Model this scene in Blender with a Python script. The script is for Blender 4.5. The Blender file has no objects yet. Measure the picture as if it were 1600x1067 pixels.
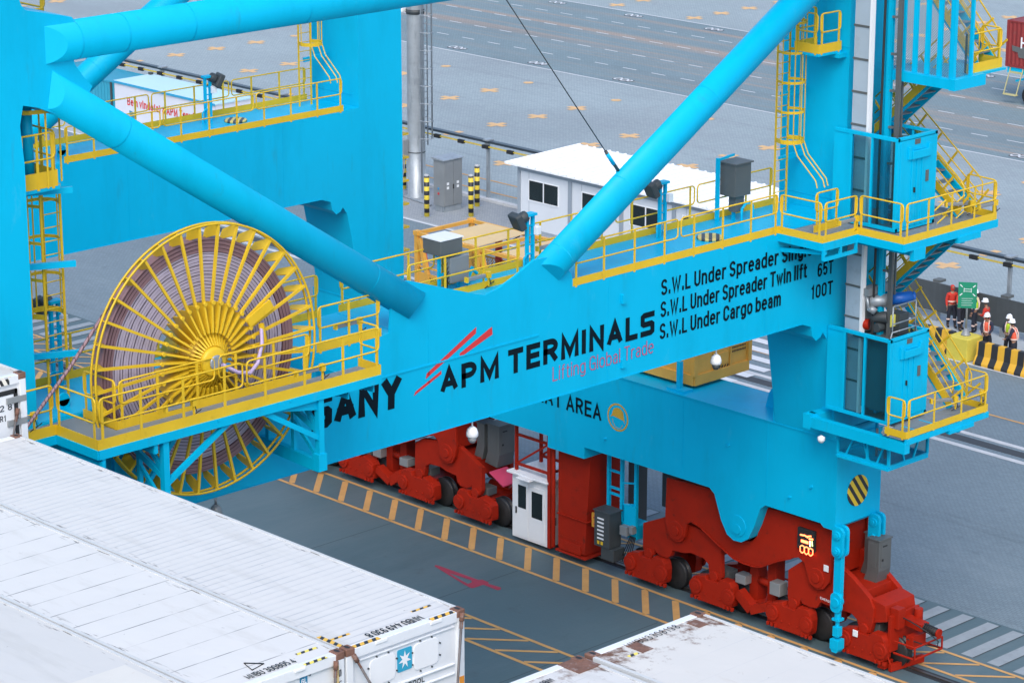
import bpy, bmesh, math, random
from mathutils import Vector, Matrix
random.seed(7)
SC = bpy.context.scene
COL = SC.collection
# ------------------------------------------------------------------ camera, sky, sun, exposure
PITCH, HEAD, CH, FPX = 16.35, 46.0, 32.0, 4450.0
cd = bpy.data.cameras.new('camera'); cam = bpy.data.objects.new('camera', cd); COL.objects.link(cam)
cam.location = (0, 0, CH); cam.rotation_euler = (math.radians(90 - PITCH), 0, math.radians(HEAD))
cd.sensor_width = 36; cd.lens = FPX / 1600 * 36; cd.clip_start = 1; cd.clip_end = 3000
SC.camera = cam
SUN_EL, SUN_AZ = 46, 138          # azimuth from +Y towards +X
w = bpy.data.worlds.new('World'); SC.world = w; w.use_nodes = True
nt = w.node_tree; bg = nt.nodes['Background']
sky = nt.nodes.new('ShaderNodeTexSky'); sky.sky_type = 'NISHITA'; sky.sun_disc = False
sky.sun_elevation = math.radians(SUN_EL); sky.sun_rotation = math.radians(SUN_AZ)
sky.dust_density = 2.5; sky.ozone_density = 1.0
nt.links.new(sky.outputs[0], bg.inputs[0]); bg.inputs[1].default_value = 0.15
sl = bpy.data.lights.new('sun', 'SUN'); sun = bpy.data.objects.new('sun', sl); COL.objects.link(sun)
sl.energy = .85; sl.angle = math.radians(38); sl.color = (1, 0.98, 0.95)
_e, _a = math.radians(SUN_EL), math.radians(SUN_AZ)
sd = Vector((math.sin(_a) * math.cos(_e), math.cos(_a) * math.cos(_e), math.sin(_e)))
sun.rotation_euler = sd.to_track_quat('Z', 'Y').to_euler(); sun.location = (0, 60, 90)
SC.view_settings.view_transform = 'Standard'; SC.view_settings.look = 'None'
SC.view_settings.exposure = 0.86; SC.view_settings.gamma = 1
# ------------------------------------------------------------------ helpers
_p = math.radians(PITCH); _h = math.radians(HEAD)
_hv = Vector((-math.sin(_h), math.cos(_h), 0)); _rv = Vector((math.cos(_h), math.sin(_h), 0)); _uz = Vector((0, 0, 1))
_fw = _hv * math.cos(_p) - _uz * math.sin(_p); _up = _hv * math.sin(_p) + _uz * math.cos(_p)
def W(px, py, ax, v):
    """measured photo position -> point on the real plane ax = v"""
    d = _fw + _rv * ((px - 800) / FPX) - _up * ((py - 533.5) / FPX)
    c = Vector((0, 0, CH)); i = 'xyz'.index(ax)
    return c + d * ((v - c[i]) / d[i])
def YZ(pts, x): return [tuple(W(a, b, 'x', x)[1:]) for a, b in pts]
def XZ(pts, y): return [(W(a, b, 'y', y)[0], W(a, b, 'y', y)[2]) for a, b in pts]
def XY(pts, z): return [tuple(W(a, b, 'z', z)[:2]) for a, b in pts]

class MB:
    def __init__(s): s.v = []; s.f = []; s.m = []; s.sm = []; s.mi = 0
    def add(s, vs, fs, smooth=False):
        o = len(s.v); s.v += [tuple(v) for v in vs]
        for f in fs: s.f.append(tuple(i + o for i in f)); s.m.append(s.mi); s.sm.append(smooth)
        return s
    def box(s, x0, x1, y0, y1, z0, z1):
        return s.add([(x, y, z) for z in (z0, z1) for y in (y0, y1) for x in (x0, x1)],
                     [(0, 2, 3, 1), (4, 5, 7, 6), (0, 1, 5, 4), (2, 6, 7, 3), (0, 4, 6, 2), (1, 3, 7, 5)])
    def cbox(s, c, d):
        return s.box(c[0]-d[0]/2, c[0]+d[0]/2, c[1]-d[1]/2, c[1]+d[1]/2, c[2]-d[2]/2, c[2]+d[2]/2)
    def bar(s, p, q, w, h, up=(0, 0, 1)):
        p, q = Vector(p), Vector(q); d = (q - p).normalized(); up = Vector(up)
        if abs(d.dot(up)) > .98: up = Vector((1, 0, 0))
        a = d.cross(up).normalized() * (w / 2); b = a.normalized().cross(d).normalized() * (h / 2)
        vs = [p-a-b, p+a-b, p+a+b, p-a+b, q-a-b, q+a-b, q+a+b, q-a+b]
        return s.add(vs, [(0, 1, 2, 3), (7, 6, 5, 4), (0, 4, 5, 1), (1, 5, 6, 2), (2, 6, 7, 3), (3, 7, 4, 0)])
    def tube(s, p, q, r, n=8, r2=None, cap=True):
        p, q = Vector(p), Vector(q); r2 = r if r2 is None else r2
        d = (q - p).normalized(); up = Vector((0, 0, 1)) if abs(d.z) < .95 else Vector((1, 0, 0))
        a = d.cross(up).normalized(); b = a.cross(d)
        cs = [(math.cos(2*math.pi*i/n), math.sin(2*math.pi*i/n)) for i in range(n)]
        s.add([p + (a*c + b*t)*r for c, t in cs] + [q + (a*c + b*t)*r2 for c, t in cs],
              [(i, (i+1) % n, n+(i+1) % n, n+i) for i in range(n)], True)
        if cap: 
            o = len(s.v) - 2*n
            for f in (tuple(o+i for i in range(n))[::-1], tuple(o+n+i for i in range(n))): s.f.append(f); s.m.append(s.mi); s.sm.append(False)
        return s
    def path(s, pts, r, n=6, closed=False):
        P = [Vector(p) for p in pts]; N = len(P)
        if N == 2 and not closed: return s.tube(P[0], P[1], r, n)
        fr = []; prev = None
        for i in range(N):
            a = P[i-1] if (i > 0 or closed) else P[i]; b = P[(i+1) % N] if (i < N-1 or closed) else P[i]
            d = (b - a).normalized()
            if prev is None:
                up = Vector((0, 0, 1)) if abs(d.z) < .9 else Vector((1, 0, 0)); u = d.cross(up).normalized()
            else:
                u = (prev - d * prev.dot(d)).normalized()
            prev = u; fr.append((u, d.cross(u)))
        vs = []
        for (u, v), p in zip(fr, P):
            vs += [p + (u*math.cos(2*math.pi*k/n) + v*math.sin(2*math.pi*k/n))*r for k in range(n)]
        fs = []; M = N if closed else N-1
        for i in range(M):
            j = (i+1) % N
            for k in range(n): fs.append((i*n+k, i*n+(k+1) % n, j*n+(k+1) % n, j*n+k))
        s.add(vs, fs, True)
        return s
    def prism(s, poly, ax, a, b, smooth=False):
        """poly: 2-D points in the other two axes (x:(y,z) y:(x,z) z:(x,y))"""
        def P(u, v, t): return (t, u, v) if ax == 'x' else ((u, t, v) if ax == 'y' else (u, v, t))
        n = len(poly); vs = [P(u, v, a) for u, v in poly] + [P(u, v, b) for u, v in poly]
        return s.add(vs, [tuple(range(n))[::-1], tuple(range(n, 2*n))] + [(i, (i+1) % n, n+(i+1) % n, n+i) for i in range(n)])
    def lathe(s, c, ax, prof, n=24, cap=True):
        """prof: (radius, offset along axis)"""
        c = Vector(c); A = {'x': Vector((1, 0, 0)), 'y': Vector((0, 1, 0)), 'z': Vector((0, 0, 1))}[ax]
        U = {'x': Vector((0, 1, 0)), 'y': Vector((0, 0, 1)), 'z': Vector((1, 0, 0))}[ax]; V = A.cross(U)
        vs = []
        for r, h in prof:
            vs += [c + A*h + (U*math.cos(2*math.pi*k/n) + V*math.sin(2*math.pi*k/n))*r for k in range(n)]
        fs = [(i*n+k, i*n+(k+1) % n, (i+1)*n+(k+1) % n, (i+1)*n+k) for i in range(len(prof)-1) for k in range(n)]
        s.add(vs, fs, True)
        if cap:
            o = len(s.v) - len(vs)
            for f in (tuple(o+k for k in range(n))[::-1], tuple(o+(len(prof)-1)*n+k for k in range(n))):
                s.f.append(f); s.m.append(s.mi); s.sm.append(False)
        return s
    def build(s, name, mats, parent=None, bevel=0, seg=2, fix=True):
        off = Vector((0, 0, 0)); q = parent
        while q is not None: off += q.location; q = q.parent
        me = bpy.data.meshes.new(name)
        me.from_pydata([tuple(Vector(v) - off) for v in s.v], [], s.f)
        for m in (mats if isinstance(mats, (list, tuple)) else [mats]): me.materials.append(m)
        for p, m, sm in zip(me.polygons, s.m, s.sm): p.material_index = m; p.use_smooth = sm
        if fix:
            bm = bmesh.new(); bm.from_mesh(me); bmesh.ops.recalc_face_normals(bm, faces=bm.faces); bm.to_mesh(me); bm.free()
        me.update()
        o = bpy.data.objects.new(name, me); COL.objects.link(o)
        if parent is not None: o.parent = parent
        if bevel:
            b = o.modifiers.new('bevel', 'BEVEL'); b.width = bevel; b.segments = seg; b.limit_method = 'ANGLE'; b.angle_limit = math.radians(40)
        return o

def tag(o, label, cat, group=None):
    o['label'] = label; o['category'] = cat
    if group: o['group'] = group
    return o
def struct(o, kind='structure'): o['kind'] = kind; return o
def thing(name, loc, label, cat, group=None):
    o = bpy.data.objects.new(name, None); COL.objects.link(o); o.location = loc; o.empty_display_size = .3
    return tag(o, label, cat, group)
def copy_tree(o, parent=None, d=None):
    c = o.copy(); COL.objects.link(c); c.parent = parent
    if d is not None: c.location = o.location + Vector(d)
    for ch in list(o.children): copy_tree(ch, c)
    return c
def fillet(poly, rad, n=6):
    """round the corners listed in rad {index: radius}"""
    out = []; N = len(poly)
    for i, p in enumerate(poly):
        p = Vector(p); r = rad.get(i) if isinstance(rad, dict) else rad
        if not r: out.append(tuple(p)); continue
        a = Vector(poly[i-1]) - p; b = Vector(poly[(i+1) % N]) - p
        la, lb = a.length, b.length; a.normalize(); b.normalize()
        ang = a.angle(b); t = min(r / max(math.tan(ang/2), .05), la*.49, lb*.49)
        for k in range(n+1):
            u = k/n; out.append(tuple((p + a*t)*(1-u)**2 + p*2*u*(1-u) + (p + b*t)*u*u))
    return out
_caph = {}
def text(s, o, u, v, width, cap, mat, parent, name='lettering', bold=0.0, lift=0.006, slant=0.0):
    """flat lettering: o = baseline left, u right, v up, cap = capital height, width = full width"""
    def mk(t):
        cu = bpy.data.curves.new('t', 'FONT'); cu.body = t; cu.size = 1; cu.offset = bold; cu.shear = slant; cu.resolution_u = 3
        ob = bpy.data.objects.new('t', cu); me = bpy.data.meshes.new_from_object(ob)
        bpy.data.objects.remove(ob); bpy.data.curves.remove(cu); return me
    if bold not in _caph:
        m = mk('H'); _caph[bold] = max(p.co.y for p in m.vertices); bpy.data.meshes.remove(m)
    me = mk(s); me.name = name
    x0 = min(p.co.x for p in me.vertices); x1 = max(p.co.x for p in me.vertices)
    u = Vector(u).normalized(); v = Vector(v).normalized(); n = u.cross(v)
    off = Vector((0, 0, 0)); q = parent
    while q is not None: off += q.location; q = q.parent
    sx = width/(x1-x0); sy = cap/_caph[bold]
    for p in me.vertices:
        p.co = Vector(o) + u*((p.co.x-x0)*sx) + v*(p.co.y*sy) + n*lift - off
    me.materials.clear(); me.materials.append(mat)
    ob = bpy.data.objects.new(name, me); COL.objects.link(ob); ob.parent = parent
    return ob

# ------------------------------------------------------------------ materials
def mat(name, col, rough=.5, metal=0., var=.08, vs=.8, bump=0., bs=30., dirt=None, spec=.5, coat=0., stretch=None, emit=None):
    m = bpy.data.materials.new(name); m.use_nodes = True; t = m.node_tree; N = t.nodes; L = t.links
    b = N['Principled BSDF']; b.inputs['Roughness'].default_value = rough; b.inputs['Metallic'].default_value = metal
    b.inputs['Specular IOR Level'].default_value = spec; b.inputs['Coat Weight'].default_value = coat
    tc = N.new('ShaderNodeTexCoord'); src = tc.outputs['Object']
    if stretch:
        mp = N.new('ShaderNodeMapping'); mp.inputs['Scale'].default_value = stretch; L.new(src, mp.inputs[0]); src = mp.outputs[0]
    no = N.new('ShaderNodeTexNoise'); no.inputs['Scale'].default_value = vs; no.inputs['Detail'].default_value = 6; no.inputs['Roughness'].default_value = .65
    L.new(src, no.inputs['Vector'])
    mx = N.new('ShaderNodeMix'); mx.data_type = 'RGBA'
    mx.inputs['A'].default_value = tuple(max(0, c*(1-var*2.2)) for c in col) + (1,)
    mx.inputs['B'].default_value = tuple(min(1, c*(1+var*2.2)) for c in col) + (1,)
    L.new(no.outputs['Fac'], mx.inputs['Factor']); out = mx.outputs['Result']
    for d in ([dirt] if dirt and not isinstance(dirt, list) else (dirt or [])):
        dc, ds, lo, hi, amt = d[:5]
        n2 = N.new('ShaderNodeTexNoise'); n2.inputs['Scale'].default_value = ds; n2.inputs['Detail'].default_value = 8; n2.inputs['Roughness'].default_value = .7
        vsrc = tc.outputs['Object']
        if len(d) > 5:
            mp2 = N.new('ShaderNodeMapping'); mp2.inputs['Scale'].default_value = d[5]; mp2.inputs['Location'].default_value = (random.random()*9, 3, 5)
            L.new(vsrc, mp2.inputs[0]); vsrc = mp2.outputs[0]
        L.new(vsrc, n2.inputs['Vector'])
        mr = N.new('ShaderNodeMapRange'); mr.inputs['From Min'].default_value = lo; mr.inputs['From Max'].default_value = hi; mr.inputs['To Max'].default_value = amt
        L.new(n2.outputs['Fac'], mr.inputs['Value'])
        m2 = N.new('ShaderNodeMix'); m2.data_type = 'RGBA'; m2.inputs['B'].default_value = tuple(dc) + (1,)
        L.new(mr.outputs[0], m2.inputs['Factor']); L.new(out, m2.inputs['A']); out = m2.outputs['Result']
    L.new(out, b.inputs['Base Color'])
    rr = N.new('ShaderNodeMapRange'); rr.inputs['To Min'].default_value = max(.05, rough-.08); rr.inputs['To Max'].default_value = min(1, rough+.1)
    L.new(no.outputs['Fac'], rr.inputs['Value']); L.new(rr.outputs[0], b.inputs['Roughness'])
    if bump:
        n3 = N.new('ShaderNodeTexNoise'); n3.inputs['Scale'].default_value = bs; n3.inputs['Detail'].default_value = 4; L.new(tc.outputs['Object'], n3.inputs['Vector'])
        bp = N.new('ShaderNodeBump'); bp.inputs['Strength'].default_value = bump; bp.inputs['Distance'].default_value = .02
        L.new(n3.outputs['Fac'], bp.inputs['Height']); L.new(bp.outputs[0], b.inputs['Normal'])
    if emit: b.inputs['Emission Color'].default_value = tuple(emit[:3]) + (1,); b.inputs['Emission Strength'].default_value = emit[3]
    m['out'] = 1
    return m
def stripes(name, ca, cb, axis, period, duty=.5, rough=.5, second=0., axis2='z', dirt=.0):
    """painted stripes along an object axis; second = diagonal shear with axis2"""
    m = mat(name, ca, rough); t = m.node_tree; N = t.nodes; L = t.links; b = N['Principled BSDF']
    tc = N.new('ShaderNodeTexCoord'); sp = N.new('ShaderNodeSeparateXYZ'); L.new(tc.outputs['Object'], sp.inputs[0])
    v = sp.outputs['XYZ'.index(axis.upper())]
    if second:
        mu = N.new('ShaderNodeMath'); mu.operation = 'MULTIPLY_ADD'; mu.inputs[1].default_value = second
        L.new(sp.outputs['XYZ'.index(axis2.upper())], mu.inputs[0]); L.new(v, mu.inputs[2]); v = mu.outputs[0]
    dv = N.new('ShaderNodeMath'); dv.operation = 'DIVIDE'; dv.inputs[1].default_value = period; L.new(v, dv.inputs[0])
    fr = N.new('ShaderNodeMath'); fr.operation = 'FRACT'; L.new(dv.outputs[0], fr.inputs[0])
    gt = N.new('ShaderNodeMath'); gt.operation = 'GREATER_THAN'; gt.inputs[1].default_value = duty; L.new(fr.outputs[0], gt.inputs[0])
    src = b.inputs['Base Color'].links[0].from_socket
    mx = N.new('ShaderNodeMix'); mx.data_type = 'RGBA'; mx.inputs['B'].default_value = tuple(cb) + (1,)
    L.new(gt.outputs[0], mx.inputs['Factor']); L.new(src, mx.inputs['A']); L.new(mx.outputs['Result'], b.inputs['Base Color'])
    return m
DK = (.02, .022, .025)
M = {}
M['cyan'] = mat('cyan_paint', (.0, .435, .70), .42, spec=.16, var=.05, vs=.35, dirt=[((.0, .27, .44), .9, .50, .80, .40, (1, 1, .22)), ((.03, .19, .28), 2.2, .60, .76, .40, (1, 1, .16)), ((.12, .50, .68), 1.4, .62, .80, .35, (1, 1, .4)), ((.10, .16, .18), 14, .69, .77, .5)])
M['yellow'] = mat('yellow_paint', (.70, .46, .016), .45, var=.08, vs=1.2, dirt=[((.30, .16, .02), 3, .58, .78, .5), ((.16, .08, .02), 12, .66, .78, .6)])
M['orange'] = mat('orange_paint', (.72, .37, .06), .5, var=.1, vs=1.5, dirt=((.2, .09, .03), 5, .62, .8, .5))
M['tan'] = mat('tan_sheet', (.70, .50, .25), .6, var=.06, dirt=((.42, .28, .14), 2, .55, .8, .4))
M['red'] = mat('red_paint', (.33, .016, .005), .55, spec=.15, var=.1, vs=1.5, dirt=[((.13, .014, .008), 1.1, .52, .78, .6), ((.04, .016, .012), 3.2, .60, .74, .75), ((.03, .014, .012), 11, .64, .74, .6)])
M['wheel'] = mat('wheel_steel', (.035, .035, .037), .45, metal=.3)
M['dark'] = mat('dark_grey_box', (.045, .055, .06), .5)
M['black'] = mat('black_rubber', (.015, .016, .018), .6)
M['ink'] = mat('black_lettering', (.006, .014, .022), .9, var=.05, spec=.03)
M['grey'] = mat('grey_cabinet', (.25, .27, .28), .45, metal=.2, var=.1)
M['cabgrey'] = mat('dull_cabinet', (.115, .125, .125), .5, metal=.2, var=.12)
M['galv'] = mat('galvanised_steel', (.36, .40, .43), .42, metal=.45, var=.15, vs=2, dirt=((.16, .19, .21), 1.2, .52, .7, .7, (3, 3, .5)))
M['grate'] = mat('grey_grating', (.19, .22, .24), .7, var=.1, bump=.6, bs=60)
M['white'] = mat('white_paint', (.78, .80, .82), .45, var=.03, vs=1)
M['redtext'] = mat('red_lettering', (.62, .035, .04), .5)
M['pinktext'] = mat('pink_lettering', (.42, .10, .20), .5)
def turns(name, col, gap, period, cy, cz):
    m = mat(name, col, .45, var=.12, vs=2.5); t = m.node_tree; N = t.nodes; L = t.links; b = N['Principled BSDF']
    tc = N.new('ShaderNodeTexCoord'); mp = N.new('ShaderNodeMapping'); mp.inputs['Location'].default_value = (0, -cy, -cz); L.new(tc.outputs['Object'], mp.inputs[0])
    sp = N.new('ShaderNodeSeparateXYZ'); L.new(mp.outputs[0], sp.inputs[0]); cb = N.new('ShaderNodeCombineXYZ'); L.new(sp.outputs[1], cb.inputs[1]); L.new(sp.outputs[2], cb.inputs[2])
    no = N.new('ShaderNodeTexNoise'); no.inputs['Scale'].default_value = 1.4; L.new(tc.outputs['Object'], no.inputs['Vector'])
    ln = N.new('ShaderNodeVectorMath'); ln.operation = 'LENGTH'; L.new(cb.outputs[0], ln.inputs[0])
    ma = N.new('ShaderNodeMath'); ma.operation = 'MULTIPLY_ADD'; ma.inputs[1].default_value = .05; L.new(no.outputs['Fac'], ma.inputs[0]); L.new(ln.outputs['Value'], ma.inputs[2])
    dv = N.new('ShaderNodeMath'); dv.operation = 'DIVIDE'; dv.inputs[1].default_value = period; L.new(ma.outputs[0], dv.inputs[0])
    fr = N.new('ShaderNodeMath'); fr.operation = 'FRACT'; L.new(dv.outputs[0], fr.inputs[0])
    gt = N.new('ShaderNodeMath'); gt.operation = 'GREATER_THAN'; gt.inputs[1].default_value = .76; L.new(fr.outputs[0], gt.inputs[0])
    src = b.inputs['Base Color'].links[0].from_socket
    mx = N.new('ShaderNodeMix'); mx.data_type = 'RGBA'; mx.inputs['B'].default_value = gap + (1,); L.new(gt.outputs[0], mx.inputs['Factor']); L.new(src, mx.inputs['A']); L.new(mx.outputs['Result'], b.inputs['Base Color'])
    return m
M['cable'] = turns('lilac_cable', (.46, .41, .52), (.10, .08, .11), .075, 36.62 - 60.86, 14.10)
M['cableo'] = turns('brown_cable', (.25, .15, .17), (.09, .04, .05), .085, 36.62 - 60.86, 14.10)
M['hose'] = mat('lilac_hose', (.45, .36, .55), .45)
M['concrete'] = mat('pale_concrete', (.42, .44, .45), .8, var=.1, vs=2, bump=.3)
M['pink'] = mat('pink_sheet', (.55, .05, .12), .5)
def glass(name, col, alpha):
    m = bpy.data.materials.new(name); m.use_nodes = True; t = m.node_tree; N = t.nodes; L = t.links
    b = N['Principled BSDF']; b.inputs['Base Color'].default_value = col + (1,); b.inputs['Roughness'].default_value = .08
    tr = N.new('ShaderNodeBsdfTransparent'); tr.inputs[0].default_value = (.70, .90, .94, 1)
    mx = N.new('ShaderNodeMixShader'); mx.inputs[0].default_value = alpha
    L.new(tr.outputs[0], mx.inputs[1]); L.new(b.outputs[0], mx.inputs[2]); L.new(mx.outputs[0], N['Material Output'].inputs[0])
    return m
M['glass'] = glass('tinted_glass', (.02, .08, .10), .16)
M['darkglass'] = mat('dark_window', (.012, .02, .022), .08, var=.3, vs=.6)
M['led'] = mat('led_digits', (1, .2, .1), .5, emit=(1, .16, .05, 3.2))
M['ledy'] = mat('led_green', (.7, .8, .2), .5, emit=(.7, .9, .25, 2.5))
M['ledw'] = mat('led_white', (1, .8, .6), .5, emit=(1, .8, .6, 2.5))
def mesh_screen(name, col, scale):
    m = bpy.data.materials.new(name); m.use_nodes = True; t = m.node_tree; N = t.nodes; L = t.links
    b = N['Principled BSDF']; b.inputs['Base Color'].default_value = col + (1,)
    tc = N.new('ShaderNodeTexCoord'); sp = N.new('ShaderNodeSeparateXYZ'); L.new(tc.outputs['Object'], sp.inputs[0])
    outs = []
    for i, sg in ((0, 1), (1, -1)):
        a = N.new('ShaderNodeMath'); a.operation = 'MULTIPLY_ADD'; a.inputs[1].default_value = sg
        L.new(sp.outputs['Z'], a.inputs[0]); ad = N.new('ShaderNodeMath'); ad.operation = 'ADD'; L.new(sp.outputs['X'], ad.inputs[0]); L.new(sp.outputs['Y'], ad.inputs[1]); L.new(ad.outputs[0], a.inputs[2])
        d = N.new('ShaderNodeMath'); d.operation = 'MULTIPLY'; d.inputs[1].default_value = scale; L.new(a.outputs[0], d.inputs[0])
        f = N.new('ShaderNodeMath'); f.operation = 'FRACT'; L.new(d.outputs[0], f.inputs[0])
        g = N.new('ShaderNodeMath'); g.operation = 'GREATER_THAN'; g.inputs[1].default_value = .8; L.new(f.outputs[0], g.inputs[0]); outs.append(g)
    mxx = N.new('ShaderNodeMath'); mxx.operation = 'MAXIMUM'; L.new(outs[0].outputs[0], mxx.inputs[0]); L.new(outs[1].outputs[0], mxx.inputs[1])
    tr = N.new('ShaderNodeBsdfTransparent'); ms = N.new('ShaderNodeMixShader')
    L.new(mxx.outputs[0], ms.inputs[0]); L.new(tr.outputs[0], ms.inputs[1]); L.new(b.outputs[0], ms.inputs[2]); L.new(ms.outputs[0], N['Material Output'].inputs[0])
    return m
M['mesh'] = mesh_screen('wire_mesh', (.10, .20, .26), 14)
M['omesh'] = mesh_screen('orange_wire_mesh', (.45, .22, .04), 9)
# ------------------------------------------------------------------ grotesque stroke lettering
def _arc(cx, cy, rx, ry, a0, a1, n=9):
    return [(cx + rx*math.cos(math.radians(a0 + (a1-a0)*k/n)), cy + ry*math.sin(math.radians(a0 + (a1-a0)*k/n))) for k in range(n+1)]
def _oval(w, h, y0=0, r=.25):
    r = min(r, w/2, h/2)
    return _arc(w-r, y0+h-r, r, r, 0, 90, 5) + _arc(r, y0+h-r, r, r, 90, 180, 5) + _arc(r, y0+r, r, r, 180, 270, 5) + _arc(w-r, y0+r, r, r, 270, 360, 5)
def _glyphs():
    X = .70; G = {}
    G['$'] = (.54, [[(.54, 1), (.08, 1), (0, .93), (0, .57), (.07, .5), (.47, .5), (.54, .43), (.54, .07), (.46, 0), (0, 0)]])
    rnd = lambda: _oval(.5, X, 0, .25) + [(.5, X-.25)]
    G['A'] = (.62, [[(0, 0), (.31, 1), (.62, 0)], [(.11, .3), (.51, .3)]])
    G['B'] = (.55, [[(0, 0), (0, 1), (.3, 1)] + _arc(.3, .76, .22, .24, 90, -90) + [(0, .52)], [(.3, .52)] + _arc(.3, .26, .25, .26, 90, -90) + [(0, 0)]])
    G['C'] = (.56, [_arc(.28, .72, .28, .28, 10, 180) + _arc(.28, .28, .28, .28, 180, 350)])
    G['D'] = (.56, [[(0, 0), (0, 1), (.26, 1)] + _arc(.26, .7, .3, .3, 90, 0, 6) + _arc(.26, .3, .3, .3, 0, -90, 6) + [(0, 0)]])
    G['E'] = (.48, [[(.48, 1), (0, 1), (0, 0), (.48, 0)], [(0, .52), (.44, .52)]])
    G['G'] = (.58, [_arc(.29, .71, .29, .29, 15, 180) + _arc(.29, .29, .29, .29, 180, 270, 5) + [(.58, .0), (.58, .46), (.3, .46)]])
    G['H'] = (.56, [[(0, 0), (0, 1)], [(.56, 0), (.56, 1)], [(0, .52), (.56, .52)]])
    G['I'] = (.02, [[(0, 0), (0, 1)]])
    G['L'] = (.44, [[(0, 1), (0, 0), (.44, 0)]])
    G['M'] = (.70, [[(0, 0), (0, 1), (.35, .12), (.70, 1), (.70, 0)]])
    G['N'] = (.56, [[(0, 0), (0, 1), (.56, 0), (.56, 1)]])
    G['O'] = (.58, [_oval(.58, 1, 0, .29) + [(.58, .71)]])
    G['P'] = (.52, [[(0, 0), (0, 1), (.26, 1)] + _arc(.26, .73, .26, .27, 90, -90) + [(0, .46)]])
    G['R'] = (.54, [[(0, 0), (0, 1), (.27, 1)] + _arc(.27, .75, .26, .25, 90, -90) + [(0, .5)], [(.27, .5), (.54, 0)]])
    G['S'] = (.52, [_arc(.26, .75, .26, .25, 20, 180, 8) + _arc(.26, .75, .26, .25, 180, 250, 3) + [(.33, .48)] + _arc(.26, .25, .26, .25, 60, -90, 8) + _arc(.26, .25, .26, .25, -90, -165, 5)])
    G['T'] = (.54, [[(0, 1), (.54, 1)], [(.27, 1), (.27, 0)]])
    G['U'] = (.54, [[(0, 1), (0, .27)] + _arc(.27, .27, .27, .27, 180, 360, 8) + [(.54, 1)]])
    G['V'] = (.58, [[(0, 1), (.29, 0), (.58, 1)]])
    G['W'] = (.86, [[(0, 1), (.22, 0), (.43, .9), (.64, 0), (.86, 1)]])
    G['Y'] = (.60, [[(0, 1), (.3, .45), (.6, 1)], [(.3, .45), (.3, 0)]])
    G['K'] = (.54, [[(0, 0), (0, 1)], [(.5, 1), (0, .42)], [(.17, .6), (.54, 0)]])
    G['a'] = (.44, [_arc(.22, X-.2, .2, .2, 165, 0, 6) + [(.42, 0)], [(.42, .42), (.2, .40)] + _arc(.18, .2, .18, .2, 90, 270, 6) + [(.3, .02), (.42, .14)]])
    G['b'] = (.5, [[(0, 1), (0, 0)], rnd()])
    G['c'] = (.44, [_arc(.23, X-.23, .23, .23, 20, 180, 6) + _arc(.23, .23, .23, .23, 180, 340, 6)])
    G['d'] = (.5, [[(.5, 1), (.5, 0)], rnd()])
    G['e'] = (.48, [[(0, .38), (.48, .38)] + _arc(.24, X-.24, .24, .24, 0, 180, 7) + _arc(.24, .24, .24, .24, 180, 325, 6)])
    G['f'] = (.26, [[(.26, 1), (.2, 1)] + _arc(.2, .88, .1, .12, 90, 180, 4) + [(.1, 0)], [(0, X), (.25, X)]])
    G['g'] = (.5, [rnd(), [(.5, X), (.5, -.05)] + _arc(.25, -.05, .25, .2, 0, -150, 6)])
    G['h'] = (.48, [[(0, 1), (0, 0)], [(0, .45)] + _arc(.24, X-.24, .24, .24, 160, 0, 6) + [(.48, 0)]])
    G['i'] = (.02, [[(0, 0), (0, X)], [(0, .88), (0, 1.0)]])
    G['l'] = (.02, [[(0, 0), (0, 1)]])
    G['m'] = (.76, [[(0, X), (0, 0)], [(0, .45)] + _arc(.19, X-.19, .19, .19, 160, 0, 6) + [(.38, 0)], [(.38, .45)] + _arc(.57, X-.19, .19, .19, 160, 0, 6) + [(.76, 0)]])
    G['n'] = (.46, [[(0, X), (0, 0)], [(0, .45)] + _arc(.23, X-.23, .23, .23, 160, 0, 6) + [(.46, 0)]])
    G['o'] = (.5, [rnd()])
    G['p'] = (.5, [[(0, X), (0, -.25)], rnd()])
    G['r'] = (.28, [[(0, X), (0, 0)], [(0, .42)] + _arc(.24, X-.25, .24, .25, 180, 90, 5) + [(.28, X)]])
    G['s'] = (.42, [_arc(.21, X-.18, .2, .18, 20, 250, 8) + _arc(.21, .18, .21, .18, 70, -160, 8)])
    G['k'] = (.44, [[(0, 0), (0, 1)], [(.4, X), (0, .3)], [(.14, .42), (.44, 0)]])
    G['t'] = (.26, [[(.1, .92), (.1, .12)] + _arc(.2, .12, .1, .12, 180, 270, 4) + [(.26, 0)], [(0, X), (.25, X)]])
    G['u'] = (.46, [[(0, X), (0, .23)] + _arc(.23, .23, .23, .23, 180, 360, 6), [(.46, X), (.46, 0)]])
    G['v'] = (.46, [[(0, X), (.23, 0), (.46, X)]])
    G['w'] = (.68, [[(0, X), (.17, 0), (.34, X-.08), (.51, 0), (.68, X)]])
    G['0'] = (.5, [_oval(.5, 1, 0, .25) + [(.5, .75)]])
    G['1'] = (.3, [[(0, .8), (.2, 1), (.2, 0)]])
    G['2'] = (.5, [_arc(.25, .74, .25, .26, 170, -20, 8) + [(0, 0), (.5, 0)]])
    G['3'] = (.5, [_arc(.24, .76, .22, .24, 160, -90, 8), _arc(.24, .26, .26, .26, 90, -160, 8)])
    G['4'] = (.54, [[(.54, .25), (0, .25), (.4, 1), (.4, 0)]])
    G['5'] = (.5, [[(.46, 1), (.06, 1), (.02, .52)] + _arc(.25, .32, .25, .30, 120, -150, 9)])
    G['6'] = (.5, [_arc(.26, .74, .24, .26, 25, 180, 6) + [(.0, .3)] + _arc(.25, .3, .25, .3, 180, 540, 14)])
    G['7'] = (.5, [[(0, 1), (.5, 1), (.18, 0)]])
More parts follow.
